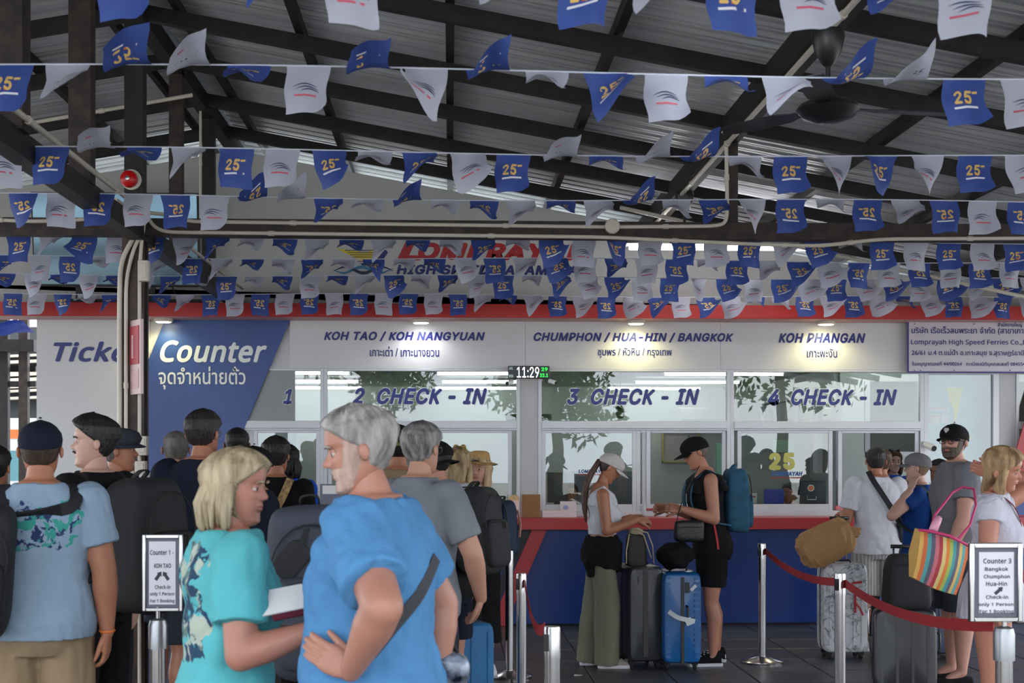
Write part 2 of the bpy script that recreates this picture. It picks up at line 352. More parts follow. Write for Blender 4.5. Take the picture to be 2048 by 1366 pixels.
# ------------------------------------------------------------------ ceiling fans
fanm = mat('fan_black', (26, 27, 30), .35)
def fan(label, x, y, zt, drop, a0, R1=.62):
    t = thing('ceiling_fan', label, 'ceiling fan', (x, y, zt)); z = zt
    g = G(); g.lathe([(.075, 0), (.078, -.03), (.062, -.1), (.03, -.155), (.014, -.17)], (x, y, z)); g.build('canopy_cup', fanm, t, smooth='auto')
    g = G(); g.lathe([(.012, -.15), (.012, -drop)], (x, y, z), 12); g.build('downrod', fanm, t, smooth='auto')
    g = G(); g.lathe([(.03, -drop+.03), (.05, -drop), (.13, -drop-.03), (.15, -drop-.055), (.12, -drop-.09), (.05, -drop-.115), (.001, -drop-.118)], (x, y, z)); g.build('motor', fanm, t, smooth='auto')
    for k in range(3):
        a = a0+k*2*pi/3; d = np.array([math.cos(a), math.sin(a), 0]); s = np.array([-d[1], d[0], .12]); c = np.array([x, y, z-drop-.05])
        R_ = []
        for r, w_ in ((.1, .02), (.2, .035), (.26, .06), (.5, .068), (R1, .05)):
            p = c+d*r; R_.append(np.array([p-s*w_-[0, 0, .003], p+s*w_-[0, 0, .003], p+s*w_+[0, 0, .003], p-s*w_+[0, 0, .003]]))
        g = G(); g.rings(R_); g.build('blade', fanm, t)
Yf = 6.62; fx = X(1656, Yf)
fan('large black ceiling fan hanging from the main beam behind the nearest flags', fx, Yf, Zp(62, 1656, Yf), Zp(62, 1656, Yf)-Zp(196, 1656, Yf), R(8))
Yf = 11.6; fan('small far black ceiling fan hanging over the middle of the beam', X(1369, Yf), Yf, Zp(385, 1369, Yf), .32, R(40))
# lamps high up
def bulb(label, px, py, Y, r, e):
    c = at(px, py, Y); t = thing('pendant_lamp', label, 'lamp', c)
    g = G(); g.lathe([(.02, r*1.5), (r*.5, r*1.2), (r*.55, r*.8)], c); g.build('cap', pvc, t, smooth='auto')
    g = G(); g.ell(c, (r, r, r*.95), 20, 12); g.build('globe', mat('globe_glow', (240, 248, 255), .4, emis=e), t, smooth=True)
bulb('bright round globe lamp hanging at the top near the ridge flags', 1470, -6, 5.2, .075, 14)
c = at(1290, 492, 12.6); t = thing('tube_light', 'long lit fluorescent tube high in front of the gable wall', 'lamp', c)
g = G(); pbox(g, 1242, 488, 1655, 493, 12.6, .05); g.build('batten', white, t)
g = G(); a, b = at(1258, 496, 12.57), at(1645, 498, 12.57); b[2] = a[2]; g.tube([a, b], .016, 10); g.build('tube', mat('tube_glow_high', (255, 255, 255), .5, emis=16), t, smooth=True)
# ------------------------------------------------------------------ gable wall, fascia, trims
g = G(); Yg = Yw+.02
pts = [(-9, 3.02), (7.6, 3.02), (7.6, 4.60-.176*9.7), (XR, 4.62), (-9, 4.62-.176*6.9)]
poly(g, pts, Yg, Yg+.1); g.build('wall_gable', gablew); struct(bpy.data.objects['wall_gable'])
Ys = 13.58
tr = bpy.data.objects.new('trim_1', None); COL.objects.link(tr); struct(tr)
g = G(); zt, zb = Zp(605, 300, Ys), Zp(632.5, 300, Ys); g.box(-7.8, 7.8, Ys, Ys+.03, zb, zt); g.build('fascia_board', redp, tr)
g = G(); g.box(-7.8, 7.8, Ys+.03, Yg, zt-.02, zt); g.build('top_board', redp, tr)
g = G(); g.box(-7.8, 7.8, Ys+.03, Yw, zb-.0, zb+.02); g.build('soffit', soffit, tr)
wf = bpy.data.objects.new('wall_front', None); COL.objects.link(wf); struct(wf)
zs = zb; 
g = G(); xl = X(75, Yw); xr = X(2200, Yw)
# fascia panels between joints
jx = [X(p, Yw) for p in (580, 1050, 1440, 1815, 2200)]
for a, b in zip(jx[:-1], jx[1:]):
    g = G(); g.box(a+.001, b-.001, Yw-.03, Yw+.05, Zp(738, 1000, Yw), zs); g.build('fascia_panel', white, wf)
g = G(); g.box(xl, X(300, Yw), Yw-.03, Yw+.05, 0, zs); g.build('side_panel', white, wf)
g = G(); g.box(X(300, Yw), X(590, Yw), Yw+.0, Yw+.05, 0, zs); g.build('side_panel', white, wf)
g = G(); g.box(xl, xl+.05, Yw+.05, 21.5, 0, 3.2); g.build('side_wall', white, wf)
# blue slanted panel
bp = thing('ticket_sign_panel', 'blue slanted wall panel reading Counter beside the first window', 'sign', (X(400, Yw), Yw-.06, 0))
g = G(); ppoly(g, [(331, 637), (581, 637), (489, 855), (477, 884), (477, 1250), (272, 1250), (272, 780)][::-1], Yw-.05, .02); g.build('panel', bluep, bp)
g = G(); ptext(g, 'Counter', 320, 681, 534, 725, Yw-.052, .26, .028); g.build('lettering', whitel, bp)
g = G(); ptext(g, 'จุดจำหน่ายตั๋ว', 317, 733, 491, 779, Yw-.052, 0, .012); g.build('lettering', whitel, bp)
g = G(); ptext(g, 'Ticket', 107, 683, 285, 724, Yw-.032, .26, .028); g.build('lettering', navy, wf)
for s, b in (('KOH TAO / KOH NANGYUAN', (648, 663, 970, 683)), ('CHUMPHON / HUA-HIN / BANGKOK', (1067, 665, 1467, 685)), ('KOH PHANGAN', (1557, 666, 1731, 686))):
    g = G(); ptext(g, s, *b, Yw-.031, .25, .035); g.build('lettering', navy, wf)
for s, b in (('เกาะเต่า / เกาะนางยวน', (740, 693, 878, 713)), ('ชุมพร / หัวหิน / กรุงเทพ', (1196, 695, 1343, 716)), ('เกาะพะงัน', (1614, 697, 1674, 715))):
    g = G(); ptext(g, s, *b, Yw-.031, 0, .006); g.build('lettering', navy, wf)
# company board
bd = thing('company_board', 'white board with purple border and Thai company address at the top right', 'sign', at(1930, 745, Yw-.12))
YB = Yw-.12
g = G(); pbox(g, 1815, 640, 2150, 746, YB, .015); g.build('border', mat('purple_border', (70, 60, 130), .5), bd)
g = G(); pbox(g, 1818, 643, 2150, 743, YB-.006, .008); g.build('board', mat('board_white', (190, 184, 192), .3, var=.03), bd)
g = G()
for s, b in (('สำนักงานใหญ่', (1995, 644, 2044, 655)), ('บริษัท เรือเร็วลมพระยา จำกัด (สาขาเกาะสมุย)', (1823, 653, 2083, 671)), ('Lomprayah High Speed Ferries Co.,Ltd.', (1822, 679, 2068, 692)), ('26/61 ม.4 ต.แม่น้ำ อ.เกาะสมุย จ.สุราษฎร์ธานี 84330', (1823, 699, 2084, 714)), ('ใบอนุญาตเลขที่ 44/00264   ทะเบียนนิติบุคคลเลขที่ 0845542001', (1824, 723, 2068, 734))):
    ptext(g, s, *b, YB-.0065, 0, .016)
g.build('lettering', navy, bd)
for a, b in ((1829, 648), (1948, 648), (1841, 741), (1908, 741), (2020, 741), (1829, 741)): g = G(); disc(g, at(a, b, YB-.007), [(.006, 0), (.005, -.003), (.001, -.0035)], 8); g.build('screw', black, bd)
# company logo on gable
lg = thing('company_logo', 'red and navy company lettering with a winged emblem on the gable wall', 'sign', at(940, 560, Yg))
YL = Yg-.001
g = G(); ptext(g, 'L', 795, 481, 845, 521, YL, .26, .05); ptext(g, 'OMPRAYAH', 836, 486, 1180, 521, YL, .26, .05); g.build('lettering', redl, lg)
g = G(); ptext(g, 'HIGH SPEED CATAMARAN', 793, 530, 1180, 550, YL, .2, .04); g.build('lettering', navy, lg)
g = G()
ppoly(g, [(672, 497), (735, 505), (760, 487), (770, 500), (752, 520), (735, 530), (712, 516)][::-1], YL-.004, .004); g.build('wing', mat('logo_yellow', (226, 200, 30), .4), lg)
for k in range(7):
    a = 500+k*4.4; g = G(); pbox(g, 690+k*5, a, 757-k*2, a+1.4, YL-.006, .002); g.build('wing_stripe', navy, lg)
g = G()
ppoly(g, [(762, 488), (776, 505), (757, 532), (744, 534), (755, 517), (766, 503)][::-1], YL-.006, .002)
g.build('wing_stripes', navy, lg)
for nm, c_, ph in (('wave', (40, 120, 160), 0), ('wave', (16, 32, 70), pi*.9)):
    g = G(); P = [at(668+118*k/40, 540+6*math.sin(k/40*pi*3.2+ph), YL-.004-(0.002 if ph else 0)) for k in range(41)]; rr = [.003+.013*math.sin(pi*k/40) for k in range(41)]
    R_ = [np.array([p+[0, 0, r], p-[0, 0, r], p-[0, -.003, r], p+[0, .003, r]]) for p, r in zip(P, rr)]; g.rings(R_); g.build(nm, mat('wave_%d' % int(ph), c_, .4), lg)
# soffit lamps
spots = []
for i, (px, warm, pwr, tr_) in enumerate(((327, 1, 5.5, 'at the left above the blue panel'), (842, 0, 5.5, 'above the NANGYUAN lettering'), (1272, 1, 8.5, 'with a warm glow above the HUA-HIN lettering'), (1652, 1, 8.5, 'with a warm glow above the PHANGAN lettering'))):
    Yl = Ys+.2; c = at(px, 638, Yl); c[2] = zb; t = thing('downlight', 'small round white downlight '+tr_, 'lamp', c, group='downlights along the red fascia')
    g = G(); g.lathe([(.082, 0), (.09, -.012), (.09, -.03), (.08, -.036)], c, 28); g.build('rim', pvc, t, smooth='auto')
    g = G(); g.lathe([(.078, -.034), (.06, -.042), (.001, -.045)], c, 24); colr = (255, 246, 190) if warm else (250, 252, 255)
    g.build('diffuser', mat('diffuser_%d' % warm, colr, .5, emis=9), t, smooth=True)
    ld = bpy.data.lights.new('downlight_lamp', 'SPOT'); ld.energy = pwr*.9; ld.spot_size = R(150); ld.spot_blend = .6; ld.color = (1, .93, .45) if warm else (.95, .97, 1); ld.shadow_soft_size = .05
    lo = bpy.data.objects.new('downlight_lamp', ld); COL.objects.link(lo); lo.location = c+np.array([0, .02, -.06]); lo.rotation_euler = (R(8), 0, 0)
# ------------------------------------------------------------------ windows
zt_, zm0, zm1, zbt = Zp(738, 1000, Yw), Zp(842, 1000, Yw), Zp(857, 1000, Yw), Zp(1033, 1000, Yw)
def wframe(n, x0, x1, lower, label_extra=None):
    """one glazed bay x0..x1 in photo pixels; lower = list of sashes (xa, xb, glazed)"""
    wn = bpy.data.objects.new('window_%d' % n, None); COL.objects.link(wn); struct(wn); wn.location = (X((x0+x1)/2, Yw), Yw, zbt)
    Y0, Y1 = Yw-.03, Yw+.05
    def fr(a, b, c_, d, y0=Y0, y1=Y1, nm='window_frame'):
        g = G(); g.box(X(a, Yw), X(b, Yw), y0, y1, Zp(d, 1000, Yw), Zp(c_, 1000, Yw)); return g.build(nm, alu, wn, bevel=.003)
    fr(x0, x0+7, 738, 1033); fr(x1-7, x1, 738, 1033); fr(x0+7, x1-7, 738, 743); fr(x0+7, x1-7, 842, 857, Y0-.015); fr(x0+7, x1-7, 1022, 1033, Y0-.02, nm='window_sill')
    fr(x0+7, x1-7, 857, 861, Y0, Y1)
    def gl(a, b, c_, d, y):
        g = G(); g.box(X(a, Yw), X(b, Yw), y, y+.005, Zp(d, 1000, Yw), Zp(c_, 1000, Yw)); return g.build('pane', glass, wn)
    gl(x0+6, x1-6, 742, 843, Yw)
    for i, (a, b, gz) in enumerate(lower):
        y = Yw-.012+.022*(i % 2)
        for q in ((a, a+8, 861, 1022), (b-8, b, 861, 1022), (a+8, b-8, 861, 866), (a+8, b-8, 1009, 1022)): fr(*q, y-.012, y+.012, 'sash')
        if gz: gl(a+7, b-7, 865, 1010, y)
    return wn
w1 = wframe(1, 480, 648, [(508, 641, True)])
w2 = wframe(2, 648, 1040, [(656, 855, False), (850, 1024, True)])
w3 = wframe(3, 1076, 1460, [(1083, 1272, True), (1284, 1452, False), (1272, 1300, False)])
w4 = wframe(4, 1460, 1846, [(1474, 1664, True), (1676, 1838, False)])
w5 = bpy.data.objects.new('window_5', None); COL.objects.link(w5); struct(w5); w5.location = (X(1920, Yw), Yw, 1)
def bx(nm, a, b, c_, d, y0, y1, m, par, bev=0):
    g = G(); g.box(X(a, Yw), X(b, Yw), y0, y1, Zp(d, 1000, Yw), Zp(c_, 1000, Yw)); return g.build(nm, m, par, bevel=bev)
for q in ((1846, 1856, 738, 1033), (1984, 1996, 738, 1033), (1856, 1984, 738, 747), (1856, 1984, 1022, 1033), (2030, 2036, 738, 1033), (2036, 2160, 842, 857)): bx('window_frame', *q, Yw-.03, Yw+.05, alu, w5, .003)
bx('pane', 1855, 1985, 746, 1023, Yw, Yw+.005, glass, w5); bx('pane', 2036, 2160, 746, 1023, Yw, Yw+.005, glass, w5)
bx('pillar', 1040, 1076, 738, 1033, Yw-.02, Yw+.12, pillarm, wf, .004)
bx('pillar', 1996, 2030, 738, 1033, Yw-.02, Yw+.12, pillarm, wf, .004)
for q in ((655, 660), (1447, 1452)): pass
# glass lettering
for n_, s, b, w_ in ((1, '1', (566, 778, 584, 808), w1), (2, '2  CHECK - IN', (705, 776, 974, 809), w2), (3, '3  CHECK - IN', (1134, 777, 1399, 810), w3), (4, '4', (1535, 778, 1559, 811), w4), (4, 'CHECK - IN', (1582, 778, 1794, 811), w4)):
    g = G(); ptext(g, s, b[0]-1.2, b[1]-1.2, b[2]+1.2, b[3]+1.2, Yw-.001, .28, .062, th=.001); g.build('lettering_outline', whitel, w_)
    g = G(); ptext(g, s, *b, Yw-.0025, .28, .035, th=.001); g.build('lettering', navyg, w_)
# LOMPRAYAH stickers on lower panes
st = thing('window_sticker', 'small company sticker on the lower left pane of check-in 3', 'sticker', at(1190, 950, Yw-.02))
g = G(); ptext(g, 'LOMPRAYAH', 1157, 939, 1215, 946, Yw-.02, .2, .03, th=.0008); g.build('lettering', navy, st)
g = G(); ptext(g, 'HIGH SPEED CATAMARAN', 1157, 948, 1215, 951, Yw-.02, .2, .03, th=.0008); g.build('lettering', redl, st)
st = thing('window_sticker', 'yellow 25 and company sticker on the lower pane of check-in 4', 'sticker', at(1575, 955, Yw-.02))
g = G(); ptext(g, 'LOMPRAYAH', 1543, 943, 1605, 952, Yw-.02, .2, .03, th=.0008); g.build('lettering', mat('sticker_blue', (40, 90, 160), .4), st)
g = G(); ptext(g, 'HIGH SPEED CATAMARAN', 1543, 954, 1603, 957, Yw-.02, .2, .03, th=.0008); g.build('lettering', redl, st)
g = G(); ptext(g, '25', 1538, 905, 1590, 940, Yw-.02, .0, .05, th=.0008); g.build('number', mat('sticker_yellow', (178, 176, 84), .4), st)
# ------------------------------------------------------------------ counter
ct = thing('ticket_counter', 'long navy blue ticket counter with a red top under the windows', 'counter', (X(1500, 13.8), 13.8, 0))
Yc = 13.72; xa, xb = X(470, Yc), X(2200, Yc)
zc = Zp(1036, 1500, 13.6)
for i in range(5):
    a = xa+(xb-xa)*i/5; b = xa+(xb-xa)*(i+1)/5
    g = G(); g.box(a+.001, b-.001, Yc, Yw-.05, .02, zc-.1); g.build('front_panel', counterb, ct)
g = G(); g.box(xa, xb, Yc+.02, Yw-.06, 0, .02); g.build('plinth', rubber, ct)
g = G(); g.box(xa, xb, Yc-.12, Yw+.4, zc-.11, zc); g.build('counter_top', redd, ct, bevel=.004)
g = G(); g.box(xa, xb, Yw-.05, Yw+.35, zc, zbt+.005); g.build('ledge', mat('ledge_white', (206, 196, 198), .5), ct)
g = G(); ppoly(g, [(1064, 1060), (1094, 1060), (1010, 1252), (980, 1252)][::-1], Yc-.03, .03); g.build('diagonal_brace', redd, ct)
g = G(); ppoly(g, [(1040, 1060), (1063, 1060), (1000, 1195), (985, 1195)][::-1], Yc-.012, .012); g.build('dark_inlay', black, ct)
# red and blue diagonal at right edge
dg_ = thing('diagonal_panel', 'red diagonal panel edge with blue field at the far right of the front', 'panel', at(2030, 1035, Yw-.1))
g = G(); ppoly(g, [(2075, 760), (2110, 760), (2110, 1036), (1992, 1036)][::-1], Yw-.13, .02); g.build('red_field', redd, dg_)
g = G(); ppoly(g, [(2068, 905), (2110, 905), (2110, 1030), (2023, 1030)][::-1], Yw-.14, .012); g.build('blue_field', bluep, dg_)
# ------------------------------------------------------------------ office behind the glass
ow = mat('office_wall', (206, 214, 208), .6, var=.04, vs=1); oc = mat('office_ceiling', (200, 204, 200), .6, var=.03)
ZC = 2.66; YB_ = 21.4; xo0, xo1 = X(78, Yw)+.05, 8.4
def st_box(nm, a, m, kind=True, par=None, bev=0):
    g = G(); g.box(*a); o = g.build(nm, m, par, bevel=bev)
    if kind and par is None: struct(o)
    return o
st_box('wall_back', (xo0, xo1, YB_, YB_+.1, 0, ZC+.2), ow); st_box('wall_right', (xo1, xo1+.1, Yw, YB_+.1, 0, ZC+.2), ow)
st_box('trim_2', (xo0, xo1, Yw+.05, YB_+.1, ZC, ZC+.1), oc)
tubes = []
def otube(x0, x1, py, Y, label):
    a, b = at(x0, py, Y), at(x1, py, Y); z = ZC-.05; t = thing('office_tube_light', label, 'lamp', (a[0], Y, ZC), group='tube lights inside the office')
    g = G(); g.box(a[0]-.03, b[0]+.03, Y-.035, Y+.035, ZC-.035, ZC); g.build('batten', white, t)
    g = G(); g.tube([(a[0], Y, z), (b[0], Y, z)], .02, 8); g.build('tube', lampw, t, smooth=True)
for a, b, Y, s in ((538, 640, 16.9, 'in the top row behind window 1'), (655, 697, 16.9, 'just right of the first mullion, top row'), (875, 1036, 16.9, 'in the top row behind the right half of window 2'), (1330, 1566, 16.9, 'in the top row between check-in 3 and 4'), (1735, 1850, 16.9, 'in the top row at the right of check-in 4'),
                   (520, 716, 18.9, 'in the middle row behind window 1'), (885, 1082, 18.9, 'in the middle row behind the pillar'), (1272, 1478, 18.9, 'in the middle row behind check-in 3'), (1705, 1826, 15.9, 'in front of the far room of check-in 4'),
                   (540, 722, 20.8, 'in the rearmost row behind window 1'), (872, 1032, 20.8, 'at the far back behind the IN of check-in 2'), (1217, 1400, 20.8, 'in the rearmost row behind check-in 3'), (1853, 1890, 18.2, 'short, behind the map poster'), (1912, 1982, 18.2, 'behind the right of the map poster')):
    otube(a, b, 0, Y, 'lit office tube '+s)
# glazed partition receding at check-in 4
pt = bpy.data.objects.new('window_6', None); COL.objects.link(pt); struct(pt)
A = at(1528, 904, 20.6)[:2]; B = at(1678, 904, 16.4)[:2]; zr = ZC
def prt(nm, s0, s1, z0, z1, th, m):
    g = G(); a = np.array([*(A+(B-A)*s0), 0.]); b = np.array([*(A+(B-A)*s1), 0.]); slab(g, a, b, z0, z1, th); return g.build(nm, m, pt)
prt('wall_base', 0, 1, 0, 1.35, .06, ow); prt('head', 0, 1, 2.42, ZC, .06, ow)
for k in range(5): prt('mullion', k*.25-.02+.02*(k == 0), k*.25+.02+.01*(k > 3), 1.35, 2.42, .07, alu)
prt('rail', 0, 1, 1.35, 1.42, .075, alu); prt('rail', 0, 1, 1.98, 2.04, .075, alu); prt('rail', 0, 1, 2.36, 2.42, .075, alu)
for k in range(4): prt('pane', k*.25+.02, k*.25+.23, 1.42, 2.36, .01, glass)
st_box('wall_partition', (B[0], B[0]+.28, 16.35, 16.6, 0, ZC), ow)
pw = bpy.data.objects.new('window_7', None); COL.objects.link(pw); struct(pw)
xq = B[0]+.28
for a in ((xq, xo1, 16.4, 16.5, 0, 1.62), (xq, xo1, 16.4, 16.5, 2.5, ZC)): g = G(); g.box(*a); g.build('wall_segment', ow, pw)
for k in range(5): x = xq+.05+k*1.15; g = G(); g.box(x-.03, x+.03, 16.38, 16.5, 1.62, 2.5); g.build('mullion', alu, pw)
g = G(); g.box(xq, xo1, 16.38, 16.5, 1.62, 1.68); g.build('rail', alu, pw)
# air conditioners, shelves, boxes seen inside
def office(name, label, cat, a, m, parts=(), grp=None, bev=.008):
    t = thing(name, label, cat, ((a[0]+a[1])/2, a[2], a[4]), group=grp); g = G(); g.box(*a); g.build('case', m, t, bevel=bev)
    for nm, q, mm in parts: g = G(); g.box(*q); g.build(nm, mm, t)
    return t
plw = mat('plastic_white', (226, 228, 226), .4); grn = mat('green_box', (96, 150, 110), .6); grey = mat('grey_metal', (120, 124, 126), .5); dark = mat('dark_grey', (44, 47, 50), .5)
for px, Y, s in ((760, 20.9, 'high on the office wall under the left CHECK-IN lettering'), (1420, 20.9, 'high on the office wall right of the middle CHECK-IN lettering')):
    x = X(px, Y); z = 2.05; office('air_conditioner', 'white air conditioner '+s, 'air conditioner', (x-.45, x+.45, Y, Y+.25, z, z+.28), plw, (('vent', (x-.42, x+.42, Y-.005, Y, z+.03, z+.07), dark), ('stripe', (x-.42, x+.42, Y-.004, Y, z+.1, z+.105), grey)))
x = X(1240, 15.2); t = thing('hanging_ornament', 'small green carved ornament hanging inside the top pane of check-in 3', 'ornament', (x, 15.2, 2.0))
gm = mat('olive_ornament', (74, 86, 44), .6, bump=.5, bs=80); g = G(); zo = Zp(832, 1240, 15.2); g.lathe([(.012, -.07), (.035, -.06), (.045, -.02), (.042, .02), (.05, .045), (.03, .065), (.022, .085), (.001, .09)], (x, 15.2, zo+.04)); g.build('figure', gm, t, smooth='auto')
g = G(); g.tube([(x, 15.2, zo+.12), (x+.01, 15.2, ZC)], .004, 6); g.build('cord', gm, t)
for px, w_, c_ in ((1022, 22, 'olive'), (1090, 22, 'olive')):
    a = at(px-w_/2, 841, 14.3); b = at(px+w_/2, 829, 14.3); office('small_box', 'small green box on the transom '+('left' if px < 1050 else 'right')+' of the clock pillar', 'box', (a[0], b[0], 14.15, 14.3, a[2], b[2]), mat('olive_box', (86, 96, 70), .6))
g = G()
# desks and monitors
wood = mat('desk_grey', (150, 154, 156), .5)
for k, px in enumerate((760, 1200, 1560)):
    x = X(px, 15.2); t = thing('office_desk', 'grey office desk behind the glass under the %s CHECK-IN lettering' % ('left', 'middle', 'right')[k], 'desk', (x, 15.2, 0)); g = G(); g.box(x-.8, x+.8, 14.8, 15.5, .72, .76); g.build('top', wood, t)
    for s in (-.75, .75): g = G(); g.box(x+s-.02, x+s+.02, 14.85, 15.45, 0, .72); g.build('leg', wood, t)
def monitor(label, px0, py0, px1, py1, Y, logo=False):
    a, b = at(px0, py1, Y), at(px1, py0, Y); t = thing('monitor', label, 'monitor', ((a[0]+b[0])/2, Y, .76)); g = G(); g.box(a[0], b[0], Y, Y+.03, a[2], b[2]); g.build('screen', mat('monitor_back', (30, 32, 40), .4), t, bevel=.005)
    g = G(); xm = (a[0]+b[0])/2; g.box(xm-.03, xm+.03, Y+.03, Y+.06, .76, b[2]-.05); g.box(xm-.12, xm+.12, Y-.03, Y+.12, .76, .775); g.build('stand', dark, t)
    if logo:
        g = G(); c = at(px0+(px1-px0)*.42, py0+14, Y-.001); disc(g, c, [(.035, 0), (.034, -.002), (.001, -.0025)]); g.build('round_sticker', plw, t)
        g = G(); disc(g, c-np.array([0, .002, 0]), [(.027, 0), (.026, -.002), (.001, -.0025)]); g.build('sticker_centre', mat('orange_sticker', (220, 110, 60), .5), t)
        g = G(); P = [at(px0+(px1-px0)*f_, py0+dy, Y-.006) for f_, dy in ((.28, 30), (.28, 37), (.62, 37), (.62, 30))]; g.tube(P, .004, 6); g.build('bracket', plw, t)
monitor('dark monitor seen from behind with a round orange sticker at check-in 4', 1600, 962, 1652, 1008, 14.45, True)
monitor('dark monitor low at the left of the check-in 3 pane', 1095, 945, 1135, 1005, 14.6)
x0, x1 = X(1530, 15), X(1568, 15); office('blue_chair_back', 'blue office chair back behind check-in 4', 'chair', (x0, x1, 15.0, 15.08, Zp(1008, 1550, 15), Zp(978, 1550, 15)), mat('blue_fabric', (30, 60, 170), .8))
x = X(1375, 20); a, b = at(1325, 925, 21.3), at(1400, 862, 21.3); t = thing('picture_frame', 'thin yellow picture frame on the office wall behind check-in 3', 'picture', (a[0], 21.3, a[2]))
g = G()
for q in ((a[0], b[0], a[2], a[2]+.02), (a[0], b[0], b[2]-.02, b[2]), (a[0], a[0]+.02, a[2], b[2]), (b[0]-.02, b[0], a[2], b[2])): g.box(q[0], q[1], 21.32, 21.37, q[2], q[3])
g.build('frame', mat('yellow_wood', (206, 200, 120), .5), t)
g = G(); g.box(a[0]+.02, b[0]-.02, 21.36, 21.39, a[2]+.02, b[2]-.02); g.build('picture', mat('picture_pale', (190, 192, 186), .6, var=.05), t)
a, b = at(1433, 960, 18), at(1452, 886, 18); office('green_board', 'pale green board on the wall at the right of check-in 3', 'board', (a[0], b[0], 18, 18.04, a[2], b[2]), mat('pale_green', (150, 206, 178), .6))
a, b = at(1545, 905, 17.5), at(1590, 880, 17.5); office('notice_sheet', 'pale green notice sheet on the inner wall of check-in 4', 'notice', (a[0], b[0], 17.5, 17.52, a[2], b[2]), mat('pale_green', (150, 206, 178), .6))
st_box('trim_3', (X(1480, 17.5), X(1660, 17.5), 17.53, 17.6, 0, 1.95), mat('inner_grey_wall', (150, 160, 156), .6))
x = X(1205, 16.5); cab = office('filing_cabinet', 'grey filing cabinet behind check-in 3', 'cabinet', (x-.4, x+.4, 16.2, 16.7, 0, 1.45), mat('cabinet_grey', (140, 148, 148), .5), (('drawer', (x-.37, x+.37, 16.18, 16.2, 1.02, 1.4), grey), ('drawer', (x-.37, x+.37, 16.18, 16.2, .6, .98), grey)))
# map poster behind window_5
mp = thing('map_poster', 'pale blue sea map poster with yellow land behind the right window', 'poster', at(1920, 1020, Yw+.25))
YM = Yw+.25
g = G(); pbox(g, 1857, 742, 1990, 1034, YM, .01); g.build('sheet', mat('map_blue', (120, 160, 190), .5, c2=(150, 184, 206), var=.05, vs=2), mp)
g = G(); ppoly(g, [(1893, 775), (1925, 775), (1923, 790), (1919, 806), (1918, 822), (1912, 838), (1906, 856), (1902, 862), (1908, 838), (1907, 818), (1898, 800)][::-1], YM-.003, .003)
for q in ((1928, 858, 1934, 868), (1935, 870, 1942, 880), (1930, 885, 1938, 893), (1924, 905, 1930, 915)): ppoly(g, [(q[0], q[1]), (q[2], q[1]+2), (q[2]-1, q[3]), (q[0]+1, q[3]-2)][::-1], YM-.003, .003)
g.build('land', mat('map_yellow', (200, 196, 80), .5), mp)
g = G(); pbox(g, 1861, 814, 1897, 822, YM-.003, .002); pbox(g, 1861, 828, 1880, 850, YM-.003, .002); pbox(g, 1884, 828, 1898, 846, YM-.003, .002); g.build('notices', mat('notice_pale', (196, 190, 196), .5), mp)
g = G(); pbox(g, 1863, 816, 1895, 818, YM-.005, .002); pbox(g, 1863, 831, 1878, 833, YM-.005, .002); g.build('notice_lines', mat('notice_red', (176, 100, 110), .5), mp)
# ------------------------------------------------------------------ digital clock and cameras
ck = thing('digital_clock', 'black digital wall clock reading 11:29 on the pillar between windows 2 and 3', 'clock', at(1058, 757, Yw-.16)); Yk = Yw-.16
g = G(); pbox(g, 1016, 732, 1099, 757, Yk, .05); g.build('case', mat('clock_black', (16, 20, 20), .25), ck, bevel=.006)
g = G(); ptext(g, '11:29', 1034, 734, 1078, 755, Yk-.001, 0, .0, th=.001); g.build('time_digits', mat('led_white', (235, 240, 245), .5, emis=2.2), ck)
g = G(); ptext(g, '29', 1083, 735, 1095, 742, Yk-.001, 0, .01, th=.001); ptext(g, '22.1', 1080, 747, 1096, 754, Yk-.001, 0, .01, th=.001); g.build('small_digits', mat('led_green', (20, 230, 60), .5, emis=1.6), ck)
g = G(); ptext(g, 'JUL', 1018, 734, 1026, 739, Yk-.001, 0, 0, th=.001); ptext(g, 'MON', 1018, 749, 1026, 755, Yk-.001, 0, 0, th=.001); g.build('date_digits', mat('led_dim', (150, 170, 170), .5, emis=.7), ck)
def cctv(label, px, py, Y, dirx, sc_=1., diry=-1):
    c = at(px, py, Y); t = thing('security_camera', label, 'security camera', c); d = np.array([dirx, diry, -.35]); d /= np.linalg.norm(d)
    g = G(); g.tube([c-d*.06*sc_, c+d*.05*sc_], .026*sc_, 16); g.build('body', plw, t, smooth='auto'); g = G(); g.tube([c+d*.05*sc_, c+d*.056*sc_], [.023*sc_]*2, 16); g.build('lens', black, t)
    g = G(); g.tube([c-d*.03*sc_, c-d*.03*sc_+np.array([-dirx*.04, .1, .05])*sc_], .008*sc_, 8); g.build('mount', grey, t)
cctv('small white security camera aimed left under the clock', 1019, 765, Yw-.14, -.8, .8); cctv('small white security camera aimed right under the clock', 1106, 764, Yw-.14, .9, .8)
cctv('white security camera with black lens on the frame beside the map window', 1860, 893, Yw-.12, .35, 1.25)
